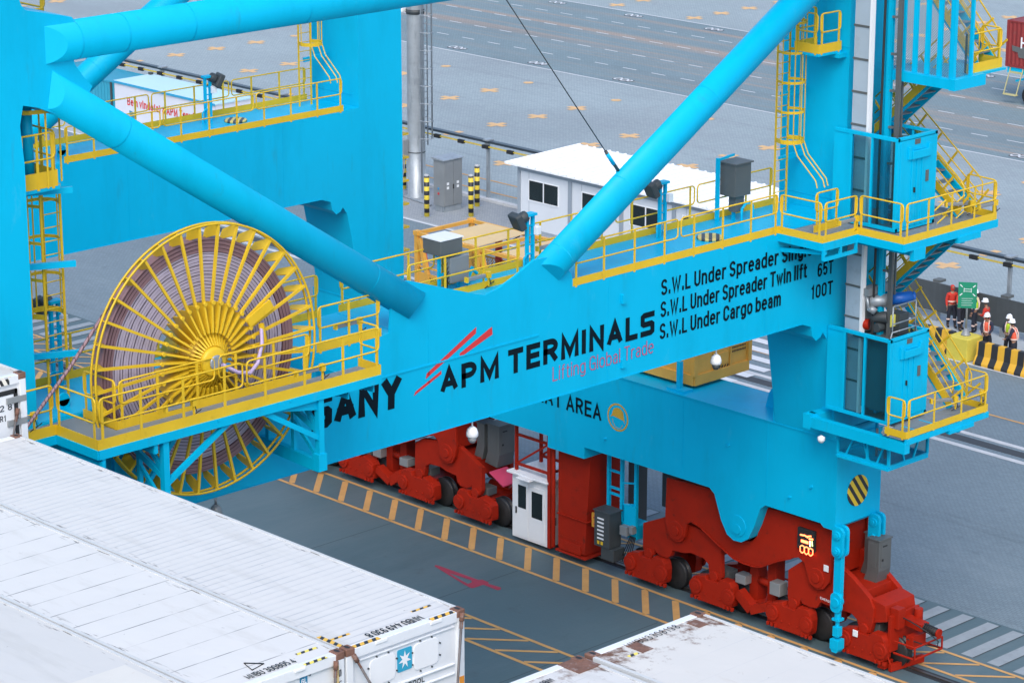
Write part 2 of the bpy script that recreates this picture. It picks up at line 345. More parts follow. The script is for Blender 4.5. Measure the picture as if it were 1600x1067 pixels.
    G['8'] = (.5, [_arc(.25, .76, .22, .24, -90, 270, 12), _arc(.25, .26, .25, .26, 90, 450, 12)])
    G['9'] = (.5, [_arc(.24, .26, .24, .26, 205, 360, 6) + [(.5, .7)] + _arc(.25, .7, .25, .3, 0, 360, 14)])
    G['.'] = (.04, [[(.02, 0), (.02, .14)]])
    G['('] = (.16, [_arc(.3, .4, .28, .65, 120, 240, 8)])
    G[')'] = (.16, [_arc(-.14, .4, .28, .65, 60, -60, 8)])
    return G
GL = _glyphs()
def letters(s, o, u, v, width, cap, mat, parent, name='lettering', st=.16, gap=.17, slant=0., lift=.006, space=.30):
    """flat stroke lettering: o baseline left, u right, v up, full width, capital height, st = stroke / cap"""
    x = 0; P = []
    for ch in s:
        if ch == ' ': x += space; continue
        wd, strokes = GL[ch]; x += st/2
        P += [[(px + x, py) for px, py in q] for q in strokes]
        x += wd + st/2 + gap
    tot = x - gap; k = (width / cap) / tot
    u = Vector(u).normalized(); v = Vector(v).normalized(); n = u.cross(v); o = Vector(o)
    b = MB(); lf = lift; hw = st/2
    for q in P:
        # scale first, then offset: the stroke keeps its width when the text is squeezed
        pts = [Vector((px*k, (hw + py*(1-st)) if py <= 1.01 else py)) for px, py in q]
        pts = [p for i, p in enumerate(pts) if i == 0 or (p - pts[i-1]).length > 1e-4]
        hx = hw*(k**.5 if k < 1 else 1)
        L, R = [], []
        closed = (pts[0]-pts[-1]).length < .02 and len(pts) > 4
        if closed: pts = pts[:-1]
        m = len(pts)
        for i, p in enumerate(pts):
            a = pts[i-1] if (i > 0 or closed) else None; c = pts[(i+1) % m] if (i < m-1 or closed) else None
            d1 = (p-a).normalized() if a is not None else None; d2 = (c-p).normalized() if c is not None else None
            n1 = Vector((-d1.y, d1.x)) if d1 is not None else None; n2 = Vector((-d2.y, d2.x)) if d2 is not None else None
            if n1 is None: nn = n2
            elif n2 is None: nn = n1
            else:
                nn = (n1+n2); nn = nn.normalized() if nn.length > .05 else n1
                nn = nn / max(.42, nn.dot(n1))
            e = Vector((0, 0))
            if not closed and i in (0, m-1):
                dd = d2 if i == 0 else d1; e = dd * (-1 if i == 0 else 1) * hx * (.98 if abs(dd.x) > abs(dd.y)*3 or abs(dd.y) > abs(dd.x)*3 else .3)
            L.append(p+e+nn*hx); R.append(p+e-nn*hx)
        w3 = lambda t: o + u*((t.x + slant*t.y)*cap) + v*(t.y*cap) + n*lf
        vs = [w3(t) for t in L] + [w3(t) for t in R]
        r = m if closed else m-1
        b.add(vs, [(m+i, m+(i+1) % m, (i+1) % m, i) for i in range(r)])
        lf += .0005
    return b.build(name, mat, parent, fix=False)
# ------------------------------------------------------------------ setting: ground, quay, roads, markings
def ground_mat(name, col, brick=None, streak=None, dark=None, rough=.8, var=.1):
    dirt = []
    if streak: dirt += streak
    if dark: dirt += dark
    m = mat(name, col, rough, var=var, vs=.12, bump=.25, bs=9, dirt=dirt, spec=.35)
    if brick:
        t = m.node_tree; N = t.nodes; L = t.links; b = N['Principled BSDF']
        tc = N.new('ShaderNodeTexCoord'); br = N.new('ShaderNodeTexBrick'); br.inputs['Scale'].default_value = brick
        br.inputs['Color1'].default_value = (1, 1, 1, 1); br.inputs['Color2'].default_value = (.82, .83, .84, 1); br.inputs['Mortar'].default_value = (.6, .62, .64, 1)
        br.inputs['Mortar Size'].default_value = .03; L.new(tc.outputs['Object'], br.inputs['Vector'])
        src = b.inputs['Base Color'].links[0].from_socket
        mx = N.new('ShaderNodeMix'); mx.data_type = 'RGBA'; mx.blend_type = 'MULTIPLY'; mx.inputs['Factor'].default_value = .8
        L.new(src, mx.inputs['A']); L.new(br.outputs['Color'], mx.inputs['B']); L.new(mx.outputs['Result'], b.inputs['Base Color'])
    return m
M['apron'] = ground_mat('apron_concrete', (.082, .132, .150), rough=.55, var=.12,
    streak=[((.125, .17, .185), .35, .48, .72, .7, (1, .18, 1)), ((.045, .07, .08), .25, .55, .75, .5, (1, .4, 1)), ((.06, .07, .075), 1.1, .60, .78, .5)], dark=[((.05, .055, .06), 4, .70, .82, .5)])  # first streak layer: pale bands put the apron's sheen into the colour
M['yard'] = ground_mat('yard_pavers', (.33, .40, .425), brick=2.2,
    streak=[((.26, .29, .32), .10, .45, .7, .5, (.35, 1, 1)), ((.46, .48, .50), .35, .60, .8, .5)], dark=[((.2, .22, .24), 3, .66, .8, .35), ((.21, .25, .275), .35, .60, .72, .45), ((.17, .19, .21), .8, .58, .70, .35, (.03, 1, 1))])
M['paver'] = ground_mat('backreach_pavers', (.19, .25, .285), brick=2.4,
    streak=[((.27, .33, .36), .25, .55, .75, .5, (.4, 1, 1)), ((.11, .145, .165), .9, .56, .70, .5, (.02, 1, 1))], dark=[((.10, .12, .14), 1.5, .58, .78, .5), ((.07, .08, .09), .5, .68, .76, .5)])
M['road'] = ground_mat('yard_road', (.20, .275, .305), brick=2.2,
    streak=[((.40, .31, .25), .75, .50, .60, .75, (.012, 1, 1)), ((.17, .20, .22), .45, .55, .72, .5, (.04, 1, 1))])
M['walk'] = ground_mat('walkway_concrete', (.36, .40, .425), rough=.85, dark=[((.2, .2, .2), 1.6, .55, .8, .4)])
M['apronpave'] = ground_mat('building_pavers', (.33, .36, .385), brick=3.0, dark=[((.2, .22, .24), 1.2, .55, .8, .4)])
M['kerbw'] = mat('kerb_concrete', (.50, .52, .54), .8, var=.12, vs=1.5, bump=.3)
M['oline'] = mat('orange_road_paint', (.56, .31, .105), .7, var=.12, vs=2, dirt=((.22, .20, .18), 5, .56, .75, .6))
M['xline'] = mat('amber_road_paint', (.66, .42, .20), .7, var=.1, vs=2, dirt=((.36, .36, .36), 4, .56, .75, .7))
M['wline'] = mat('white_road_paint', (.60, .63, .66), .7, var=.08, vs=2, dirt=((.30, .32, .34), 4, .56, .75, .7))
M['zebra'] = mat('worn_zebra_paint', (.27, .31, .335), .7, var=.12, vs=2, dirt=((.2, .22, .23), 3, .52, .75, .7))
M['rline'] = mat('red_road_paint', (.33, .035, .065), .7, var=.1, vs=2, dirt=((.12, .11, .12), 4, .58, .75, .6))
def sheet(name, x0, x1, y0, y1, z, m):
    return struct(MB().add([(x0, y0, z), (x1, y0, z), (x1, y1, z), (x0, y1, z)], [(0, 1, 2, 3)]).build(name, m))
QY = 30.25
b = MB(); b.box(-900, 700, QY, 1400, -6, 0); struct(b.build('ground', M['yard']))
sheet('quay_apron', -400, 200, QY + .6, 65.45, .004, M['apron'])
struct(MB().box(-400, 200, QY + .02, QY + .6, .003, .25).build('quay_kerb', M['kerbw']))
sheet('backreach_roadway', -400, 200, 65.45, 86.4, .004, M['paver'])
sheet('walkway', -300, 200, 86.4, 91.1, .005, M['walk'])
sheet('office_forecourt', -112, -76, 86.6, 91.4, .010, M['apronpave'])
sheet('yard_road', -400, 300, 117.05, 134.8, .004, M['road'])
mw = mat('harbour_water', (.02, .05, .06), .15, var=.2, vs=.1, bump=.6, bs=.6)
sheet('water', -900, 700, -900, QY, -3.2, mw)
# kerb stones along the office forecourt
b = MB()
for i in range(60):
    x = -118 + i * .82; b.box(x, x + .8, 91.42, 91.72, 0, .13)
struct(b.build('kerb', M['kerbw']))
# crane rails and cable slot
b = MB()
for y in (60.86, 31.45): b.box(-300, 120, y - .20, y + .20, .004, .012)
struct(b.build('rail_channel', mat('rail_groove', (.02, .022, .025), .7)))
b = MB()
for y in (60.86, 31.45): b.box(-300, 120, y - .045, y + .045, .012, .045)
struct(b.build('crane_rail', mat('rail_steel', (.10, .085, .075), .4, metal=.6, var=.2, vs=3)))
b = MB(); b.box(-300, 120, 78.55, 79.05, .004, .014); struct(b.build('cable_slot', mat('slot_dark', (.04, .045, .05), .6)))
b = MB()
for y in (78.1, 79.4): b.box(-300, 120, y - .12, y + .12, .004, .02)
struct(b.build('cable_slot_edge', M['kerbw']))
# markings
def lines(name, m, segs, z=.012):
    b = MB()
    for (p, q, wd) in segs:
        p = Vector((p[0], p[1], z)); q = Vector((q[0], q[1], z)); n = (q - p).normalized().cross(Vector((0, 0, 1))) * (wd / 2)
        b.add([p - n, q - n, q + n, p + n], [(0, 1, 2, 3)])
    return struct(b.build(name, m, fix=False))
s = [((-160, 59.93), (20, 59.93), .13), ((-160, 58.36), (20, 58.36), .13)]
s += [((-59.82 + 1.279 * k, 58.43), (-61.22 + 1.279 * k, 59.86), .21) for k in range(-60, 50)]
lines('rail_marking', M['oline'], s)
s = [((-160, 61.32), (20, 61.32), .12), ((-160, 62.58), (20, 62.58), .12)]
s += [((-46.62 + 1.26 * k, 61.38), (-47.75 + 1.26 * k + 2.4, 62.5) if False else (-45.35 + 1.26 * k, 62.5), .12) for k in range(-60, 40)]
lines('rail_hatching', M['oline'], s)
s = [((-120, 54.5), (0, 54.5), .13), ((-120, 53.15), (0, 53.15), .13)] + [((-55.83 + 1.22 * k, 53.22), (-54.44 + 1.22 * k, 54.43), .13) for k in range(-30, 30)]
lines('apron_hatching', M['oline'], s)
lines('walkway_bars', M['zebra'], [((-46.95 + .925 * k, 62.78), (-46.95 + .925 * k, 65.3), .42) for k in range(-90, 40)])
lines('walkway_shade_line', mat('bar_shade', (.05, .06, .065), .8), [((-46.72 + .925 * k, 62.78), (-46.72 + .925 * k, 65.35), .035) for k in range(-90, 40)], .013)  # thin dark lines paint the shadow gap along one side of each bar
lines('apron_joint', mat('apron_joint_filler', (.055, .075, .085), .8), [((-120 + 6.0 * k, 31), (-120 + 6.0 * k, 58.2), .03) for k in range(25)] + [((-200, y), (60, y), .03) for y in (37.2, 43.5, 49.8)], .009)
lines('crossing_bars', M['wline'], [((-71.9, 77.05 + .98 * k), (-68.65, 77.05 + .98 * k), .46) for k in range(0, 7)], .024)
lines('roadway_line', M['oline'], [((-200, 81.75), (60, 81.75), .12), ((-200, 92.9), (60, 92.9), .13), ((-200, 94.6), (-76, 94.6), .13)])
lines('roadway_white_line', M['wline'], [((-200, 86.38), (60, 86.38), .16)])
# yard: amber plus marks at stacking corners
b = MB()
for k in range(-24, 9):
    for y in [94.6, 97.75, 100.8, 103.95, 107.05, 110.15, 113.3] + [136.2, 138.8, 141.6, 144.8, 148.2, 151.2, 154.2]:
        x = -101.85 + 7.03 * k + (-1 if y > 130 else 0) + random.uniform(-.06, .06)
        if y < 96 and k < 5: continue
        if y in (113.3, 154.2): h, g = .30, .16
        else: h, g = .62, .20
        c = [(x-h, y-g), (x-g, y-g), (x-g, y-h), (x+g, y-h), (x+g, y-g), (x+h, y-g), (x+h, y+g), (x+g, y+g), (x+g, y+h), (x-g, y+h), (x-g, y+g), (x-h, y+g)]
        b.add([(p, q, .012) for p, q in c], [tuple(range(12))])
struct(b.build('yard_corner_mark', M['xline'], fix=False))
s = [((-400, 116.95), (300, 116.95), .13), ((-400, 134.9), (300, 134.9), .13)]
for y, o in ((120.55, .2), (124.0, 0), (127.9, .1), (131.3, .5)):
    s += [((-134.2 + o + 2.33 * k, y), (-133.1 + o + 2.33 * k, y), .11) for k in range(-40, 60)]
lines('lane_marking', M['wline'], s)
# painted bay numbers beside the road edges: pale digits backed with black paint
b = MB(); c = MB()
for y0, xs in ((117.9, [-126.9 + 7.07 * k for k in range(-10, 14)]), (134.0, [-127.3 + 7.07 * k for k in range(-10, 14)])):
    for x in xs:
        for (dx, r) in ((-.42, .26), (.08, .26), (.5, .18)):
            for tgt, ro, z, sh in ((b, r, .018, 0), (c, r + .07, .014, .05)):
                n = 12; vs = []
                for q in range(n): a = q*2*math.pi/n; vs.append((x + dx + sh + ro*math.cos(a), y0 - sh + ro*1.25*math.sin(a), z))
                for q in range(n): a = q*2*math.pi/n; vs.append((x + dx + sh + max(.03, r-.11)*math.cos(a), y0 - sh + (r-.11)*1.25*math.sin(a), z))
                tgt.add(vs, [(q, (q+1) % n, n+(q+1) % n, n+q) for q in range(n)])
struct(b.build('bay_number', M['wline'], fix=False)); struct(c.build('bay_number_backing', mat('dark_road_paint', (.06, .07, .08), .7), fix=False))
# red painted numeral on the apron
f = lambda x, y: (660 + x/11.43, 860 + y/11.43)
P4 = XY([f(*p) for p in ((215, 275), (235, 255), (300, 268), (1000, 520), (1070, 515), (1180, 560), (1180, 590), (1400, 655), (1405, 690), (1345, 705), (1090, 605), (910, 665), (870, 665), (760, 610))], .012)
H4 = XY([f(*p) for p in ((480, 400), (560, 420), (880, 530), (880, 565), (810, 590), (700, 530))], .012)
b = MB(); vs = [(x, y, .012) for x, y in P4]; b.add(vs, [tuple(range(len(vs)))])
q = b.build('painted_number', M['rline'], fix=False)
bm = bmesh.new(); es = []
for P in (P4, H4):
    vv = [bm.verts.new((x, y, .012)) for x, y in P]; es += [bm.edges.new((vv[i], vv[(i+1) % len(vv)])) for i in range(len(vv))]
bmesh.ops.triangle_fill(bm, use_beauty=True, use_dissolve=False, edges=es, normal=(0, 0, 1)); bm.to_mesh(q.data); bm.free(); struct(q)
# ------------------------------------------------------------------ the crane: main steelwork
XF = -48.55; XR = -68.90; LW = 2.38; YS = 59.61; YL = 61.5
crane = thing('port_crane', (-60, 60.86, 0), 'huge cyan ship-to-shore gantry crane with yellow walkways and red wheel bogies on the quay rail', 'crane')
def clip_pipe(name, p, q, r, cuts, parent, rings=()):
    p, q = Vector(p), Vector(q); b = MB(); b.tube(p, q, r, 40)
    d = (q - p).normalized()
    for t in rings: 
        c = p + (q-p)*t; b.tube(c - d*.012, c + d*.012, r + .006, 40, cap=False)
    o = b.build(name, M['cyan'], parent, fix=False)
    off = parent.location
    bm = bmesh.new(); bm.from_mesh(o.data)
    for co, no in cuts:
        g = bm.verts[:] + bm.edges[:] + bm.faces[:]
        res = bmesh.ops.bisect_plane(bm, geom=g, plane_co=Vector(co) - off, plane_no=Vector(no), clear_outer=True)
        ed = [e for e in res['geom_cut'] if isinstance(e, bmesh.types.BMEdge)]
        if ed:
            nf = bmesh.ops.holes_fill(bm, edges=ed)['faces']
            for f in nf: f.smooth = False
    bmesh.ops.recalc_face_normals(bm, faces=bm.faces); bm.to_mesh(o.data); bm.free()
    return o
def frame(xf, node, front):
    xb = xf - 2.25
    top = [(43.52, 14.38), (45.62, 13.66), (45.98, 13.56), (46.41, 13.64), (46.98, 13.84), (47.64, 14.14)]
    top = [(y + node, z) for y, z in top]
    plate = [(49.1 + node, 13.0), (48.95 + node, 13.55), (48.4 + node, 14.1)] + top[::-1] + [(42.95 + node, 14.5), (42.85 + node, 13.0)]
    b0 = MB(); b0.prism(plate, 'x', xf - .06, xf + .003)
    poly = [(32.83, 10.44), (57.9, 10.44), (58.35, 10.28), (58.42, 9.98), (58.58, 9.83), (58.76, 9.9), (58.86, 10.02), (59.04, 9.78), (59.2, 9.0), (59.60, 6.69),
            (59.66, 6.69), (59.66, 13.22), (32.83, 13.22)]
    b = MB(); b.prism(poly, 'x', xb, xf)
    b.box(xf - .3, xf + .02, 33, 58, 10.425, 10.438)     # bottom flange lip
    beam = b.build('portal_beam', M['cyan'], crane)
    b0.build('node_plate', M['cyan'], beam)
    for y in (37.0, 44.1, 50.3, 56.4):
        MB().box(xf, xf + .006, y - .012, y + .012, 10.46, 13.2).build('weld_seam', M['cyan'], beam)
    # landside leg, haunch lug rings, weld lines
    b = MB(); b.box(xf - LW, xf - .004, YS + .01, YL, 6.69, 42)
    b.box(xf - LW - .005, xf - .3, YS - .006, YS + .01, 13.6, 13.62); b.box(xf - LW, xf, YS - .004, YS + .01, 17.9, 17.915)
    b.build('leg', M['cyan'], crane)
    # waterside leg with the gusset that takes the two braces
    g = [(30.35, .9), (32.83, .9), (32.83, 18.9), (32.76, 19.7), (32.86, 20.12), (33.21, 20.03), (33.92, 19.71), (34.3, 19.8), (34.62, 20.29), (34.4, 20.52), (34.2, 20.81), (34.16, 20.98),
         (34.23, 21.73), (34.17, 21.81), (33.04, 22.08), (32.93, 22.2), (32.87, 22.4), (32.83, 23), (32.83, 42), (30.35, 42)]
    b = MB(); b.prism(g, 'x', xf - LW, xf); b.build('leg', M['cyan'], crane)
    xp = xf - .14; r = .40
    yn = node
    # diagonal from the waterside leg down to the node
    a = (xp, 33.0, 20.72); c = (xp, 44.6 + yn, 13.16)
    if yn == 0:
        cuts = [((xf + .02, 33.55, 20.3), (.55, -.75, .15)), ((xf + .05, 43.72, 13.75), (.62, .55, -.56))]
    else: cuts = []
    clip_pipe('brace_pipe', a, c, r, cuts, crane, (.2, .5, .8))
    a = (xp, 47.2 + yn, 13.13); c = (xp, 59.7, 13.13 + (12.5 - yn) * .603)
    cuts = [((xf + .05, 48.02 + yn, 13.9), (.62, -.5, -.6))] if yn == 0 else []
    clip_pipe('brace_pipe', a, c, r, cuts, crane, (.12, .3, .55))
    clip_pipe('brace_pipe', (xp, 32.9, 21.30), (xp, 59.8, 21.30), r + .02, [((xf + .02, 33.5, 21.3), (.8, -.6, 0))], crane, (.05, .095, .16, .28))
    return beam
beamF = frame(XF, 0, True); beamR = frame(XR, -2.35, False)
# sill beam over the landside bogies
lug = lambda xc: [(xc + 1.05, 4.10), (xc + .85, 3.95), (xc + .62, 3.30), (xc + .42, 2.90), (xc + .15, 2.72), (xc - .15, 2.70), (xc - .42, 2.82), (xc - .66, 3.20), (xc - .95, 3.95), (xc - 1.15, 4.10)]
X1, X0 = XF + .06, XR - 2.5
PIV = (-52.16, -68.0)
poly = [(X1, 6.69), (X1, 4.10), (X1 - .1, 4.0), (X1 - .42, 4.0), (X1 - .55, 4.10)] + lug(PIV[0]) + [(-58.52, 4.10), (-58.52, 3.72), (-60.12, 3.72), (-60.12, 4.10)] + lug(PIV[1]) + [(X0, 4.10), (X0, 6.69)]
b = MB(); b.prism(poly, 'y', YS, YS + 2.0)
b.box(X0, X1 + .03, YS - .03, YS + 2.03, 6.672, 6.705)
for x in (-51.1, -54.4, -64.6): b.box(x - .012, x + .012, YS - .012, YS, 4.3, 6.6)
for xc in PIV: 
    b.lathe((xc, YS - .03, 3.2), 'y', [(.32, 0), (.32, .04)], 24); b.lathe((xc, YS - .06, 3.1), 'y', [(.15, 0), (.15, .04)], 16)
for x, z in ((-52.6, 5.6), (-49.4, 5.1), (-50.2, 4.6), (-57.6, 4.6)):
    b.lathe((x, YS - .02, z), 'y', [(.05, 0), (.05, .04)], 10); b.box(x - .03, x + .03, YS - .09, YS - .01, z - .02, z + .02)
lugp = [(-.42, 0), (.42, 0), (.3, .45), (.2, .6), (0, .68), (-.2, .6), (-.3, .45)]
b.prism([(-51.6 + u, 6.70 + v) for u, v in lugp], 'y', 60.55, 60.63)
sill = b.build('sill_beam', M['cyan'], crane)
b = MB(); b.box(X0, X1, 30.4, 32.4, 4.1, 6.69); b.build('sill_beam', M['cyan'], crane)
b = MB(); b.tube((-51.6, 60.54, 7.15), (-51.6, 60.64, 7.15), .09, 14); b.build('lifting_eye', M['dark'], crane)
# hazard disc on the beam end, tie-down lugs
b = MB(); b.lathe((X1 + .012, 60.56, 5.0), 'x', [(.46, -.01), (.46, .01)], 28)
b.build('hazard_disc', stripes('disc_stripes', (.72, .50, .03), DK, 'y', .30, .52, second=.75), crane)
# lettering on the front beam
U, V = (0, 1, 0), (0, 0, 1); xt = XF
letters('$ANY', (xt, 40.40, 11.33), U, V, 2.80, .84, M['ink'], beamF, st=.27, gap=.10, slant=.04)
letters('APM', (xt, 44.46, 11.36), U, V, 1.98, .62, M['ink'], beamF, st=.235, gap=.14)
letters('TERMINAL$', (xt, 46.74, 11.36), U, V, 5.28, .64, M['ink'], beamF, st=.235, gap=.14)
letters('Lifting Global Trade', (xt, 48.30, 10.86), U, V, 3.68, .38, M['pinktext'], beamF, st=.09)
letters('S.W.L Under Spreader Single lift', (xt, 52.26, 12.33), U, V, 6.75, .44, M['ink'], beamF, st=.185)
letters('S.W.L Under Spreader Twin lift', (xt, 52.25, 11.74), U, V, 5.82, .44, M['ink'], beamF, st=.185)
letters('S.W.L Under Cargo beam', (xt, 52.23, 11.15), U, V, 4.78, .44, M['ink'], beamF, st=.185)
letters('65T', (xt, 58.55, 11.65), U, V, .66, .40, M['ink'], beamF, st=.185)
letters('100T', (xt, 58.30, 11.06), U, V, .92, .40, M['ink'], beamF, st=.185)
def flat(polys, x, m, parent, name):
    b = MB()
    for P in polys: b.add([(x, y, z) for y, z in P], [tuple(range(len(P)))])
    return b.build(name, m, parent, fix=False)
c6 = lambda x, y: (400 + x/2.965, 340 + y/2.965)
flat([YZ([c6(*q) for q in P], XF) for P in ([(785, 748), (790, 722), (1020, 506), (1018, 536)], [(942, 650), (944, 628), (1092, 505), (1095, 540)], [(730, 826), (738, 806), (858, 708), (858, 724)])], XF + .006, M['redtext'], beamF, 'emblem')
# hard hat area on the sill beam
letters('HARD HAT AREA', (-62.35, YS, 5.13), (1, 0, 0), V, 4.56, .52, M['ink'], sill, st=.17)
b = MB()
n = 32; cx, cz = -57.09, 5.40
vs = [(cx + r*math.cos(2*math.pi*k/n), YS - .006, cz + r*math.sin(2*math.pi*k/n)) for r in (.44, .385) for k in range(n)]
b.add(vs, [(k, (k+1) % n, n+(k+1) % n, n+k) for k in range(n)])
hat = [(-.25, .05), (-.22, .17), (-.15, .27), (-.02, .31), (.12, .29), (.22, .2), (.25, .06), (.28, -.05), (.30, -.16), (.24, -.06), (.02, -.02), (-.2, .01), (-.31, -.04)]
b.add([(cx + u, YS - .006, cz + v) for u, v in hat], [tuple(range(len(hat)))])
jaw = [(-.22, -.08, -.20, -.2), (-.20, -.2, -.08, -.33), (-.08, -.33, .10, -.34), (.10, -.34, .2, -.2)]
for x0, z0, x1, z1 in jaw: b.bar((cx+x0, YS - .006, cz+z0), (cx+x1, YS - .006, cz+z1), .015, .004, (0, 1, 0))
b.build('emblem', mat('amber_emblem', (.55, .33, .03), .5), sill, fix=False)
# ------------------------------------------------------------------ bogies on the landside rail
YA, YB = 60.0, 61.72
def wheel(x, parent, y=60.72):
    b = MB(); b.lathe((x, y, .50), 'y', [(.10, -.16), (.36, -.16), (.40, -.12), (.49, -.12), (.49, -.07), (.43, -.06), (.43, .06), (.49, .07), (.49, .12), (.40, .12), (.36, .16), (.10, .16)], 28)
    return b.build('wheel', M['wheel'], parent)
def bogie(xc, mirror=1, end=False):
    s = mirror
    q = [(-.78, .95), (-.86, .86), (-.88, .5), (-.86, .38), (-.72, .34), (-.6, .34), (-.5, .24), (.55, .24), (.66, .34), (.74, .34), (.78, .44), (.80, .80), (.76, .98), (.66, 1.12), (.30, 1.12), (.2, .98), (-.25, .98), (-.32, 1.08)]
    q = [(xc + s*u, v) for u, v in q]
    b = MB(); b.prism(q, 'y', YA, YA + .32); b.prism(q, 'y', YB - .32, YB)
    b.box(xc - .45, xc + .45, YA + .32, YB - .32, .35, .9)
    for u in (-.66, .66):
        for y, d in ((YA, -1), (YB, 1)):
            b.lathe((xc + u, y + d*.02, .68), 'y', [(.24, -.04), (.24, .04)], 20); b.lathe((xc + u, y + d*.05, .68), 'y', [(.13, -.03), (.13, .03)], 14)
        for k in range(3): b.box(xc + u - .2 + .15*k, xc + u - .12 + .15*k, YA - .05, YA + .05, .25, .36)
    for u in (-.3, 0, .3): b.tube((xc + u, YA - .03, .5), (xc + u, YA, .5), .035, 8)
    o = b.build('bogie', M['red'], crane, bevel=.012)
    wheel(xc - .66, o); wheel(xc + .66, o)
    m = MB(); m.box(xc - .2, xc + .3, YA + .36, YA + .8, 1.0, 1.26); m.build('drive_motor', M['cabgrey'], o, bevel=.02)
    return o
def corner(pv, s):
    """one corner of the gantry: pv pivot X, s = +1 for the corner at the near end"""
    T = lambda P: [(pv + s*(u + 52.16), v) for u, v in P]
    parts = []
    out = [(-55.38, 3.80), (-53.2, 3.92), (-52.99, 3.75), (-52.75, 3.2), (-52.6, 2.84), (-52.4, 2.68), (-52.16, 2.62), (-51.92, 2.68), (-51.72, 2.9), (-51.55, 3.5), (-51.42, 3.88), (-50.9, 3.9), (-48.95, 3.9),
           (-48.9, 2.6), (-48.95, 2.2), (-49.15, 1.94), (-49.42, 1.86), (-49.7, 1.98), (-49.8, 2.3), (-49.9, 2.55), (-50.12, 2.66), (-50.4, 2.56), (-50.9, 2.34), (-51.5, 2.0), (-51.8, 1.93), (-52.2, 1.92), (-52.62, 1.97),
           (-53.26, 2.25), (-53.95, 2.60), (-54.3, 2.68), (-54.53, 2.53), (-54.61, 2.09), (-54.75, 1.9), (-54.96, 1.84), (-55.2, 1.92), (-55.34, 2.15), (-55.42, 2.53)]
    b = MB(); P = T(out)
    for y0, y1 in ((YA - .02, YA + .10), (YB - .1, YB + .02)): b.prism(P, 'y', y0, y1)
    core = T([(-55.3, 3.7), (-53.3, 3.8), (-52.9, 2.9), (-52.5, 2.5), (-51.8, 2.5), (-51.5, 3.0), (-51.3, 3.8), (-49.0, 3.8), (-49.0, 2.3), (-49.7, 2.4), (-50.3, 2.65), (-51.0, 2.4), (-51.8, 2.05), (-52.6, 2.1), (-53.4, 2.45), (-54.4, 2.75), (-55.3, 2.4)])
    b.prism(core, 'y', YA + .10, YB - .1)
    bot = T([(-54.3, 2.68), (-53.95, 2.60), (-53.26, 2.25), (-52.62, 1.97), (-52.2, 1.92), (-51.8, 1.93), (-51.5, 2.0), (-50.9, 2.34), (-50.4, 2.56)])
    for (a, c) in zip(bot, bot[1:]): b.bar((a[0], YA + .86, a[1] - .012), (c[0], YA + .86, c[1] - .012), 1.86, .03)
    for u in (-54.96, -49.42):
        x = pv + s*(u + 52.16)
        b.lathe((x, YA - .03, 2.22), 'y', [(.30, -.02), (.30, .03)], 24); b.lathe((x, YA - .06, 2.22), 'y', [(.15, -.03), (.15, .03)], 16)
    parts.append(b.build('equalizer_beam', M['red'], crane, bevel=.015))
    for sub in (0, 1):
        if sub == 0:
            P = [(-56.47, 2.02), (-55.45, 2.50), (-55.0, 2.45), (-54.3, 2.45), (-53.6, 2.35), (-53.26, 2.12), (-53.22, 1.12), (-53.32, .98), (-53.5, .95), (-53.7, 1.05), (-53.76, 1.42), (-53.95, 1.55), (-54.5, 1.58), (-54.75, 1.50), (-55.25, 1.46), (-55.3, 1.26), (-55.45, 1.15), (-55.75, 1.15), (-55.92, 1.22), (-55.98, 1.3), (-56.0, 1.1), (-56.2, .98), (-56.38, 1.05), (-56.47, 1.25)]
        else:
            P = [(-50.62, 2.1), (-50.1, 2.52), (-49.4, 2.6), (-48.95, 2.88), (-48.2, 2.5), (-47.55, 2.05), (-47.40, 1.8), (-47.42, 1.35), (-47.5, 1.02), (-47.7, .95), (-47.9, 1.02), (-48.0, 1.3), (-48.2, 1.42), (-48.6, 1.42), (-49.2, 1.42), (-49.35, 1.45), (-49.5, 1.22), (-49.75, 1.17), (-50.05, 1.2), (-50.12, 1.3), (-50.2, 1.05), (-50.4, .96), (-50.56, 1.05), (-50.62, 1.3)]
        P = T(P); b = MB()
        for y0, y1 in ((YA + .13, YA + .3), (YB - .3, YB - .13)): b.prism(P, 'y', y0, y1)
        xs = sorted([p[0] for p in P]); b.box(xs[0] + .4, xs[-1] - .9 if False else xs[-1] - .4, YA + .3, YB - .3, 1.6, 2.2)
        for u in ((-56.2, -53.5) if sub == 0 else (-50.38, -47.72)):
            x = pv + s*(u + 52.16); b.lathe((x, YA + .11, 1.1), 'y', [(.17, -.04), (.17, .04)], 18)
        if sub == 1:   # sloping end deck
            e = T([(-47.55, 2.05), (-47.05, 1.95), (-46.95, 1.5), (-47.42, 1.35)]); b.prism(e, 'y', YA + .2, YB - .2)
        parts.append(b.build('sub_equalizer', M['red'], crane, bevel=.012))
    for u in (-56.2, -53.45, -50.4, -47.65):
        parts.append(bogie(pv + s*(u + 52.16), s))
    # link gear and posts between the middle bogies
    b = MB(); X = lambda u: pv + s*(u + 52.16)
    b.bar((X(-52.55), YA + .2, .85), (X(-52.0), YA + .2, .45), .28, .3); b.bar((X(-52.0), YA + .2, .45), (X(-51.35), YA + .2, .75), .3, .26)
    for u in (-52.25, -51.55): b.box(X(u) - .16, X(u) + .16, YA + .5, YA + .9, .5, 2.05)
    b.box(X(-52.5), X(-51.3), YA + .4, YA + 1.1, .45, .62)
    for z in (.9, 1.2): b.tube((X(-52.3), YA + 1.3, z), (X(-51.3), YA + 1.3, z), .03, 6)
    b.tube((X(-52.1), YA + .6, 1.25), (X(-51.7), YA + .6, 1.25), .12, 12)
    parts.append(b.build('bogie_link', M['red'], crane))
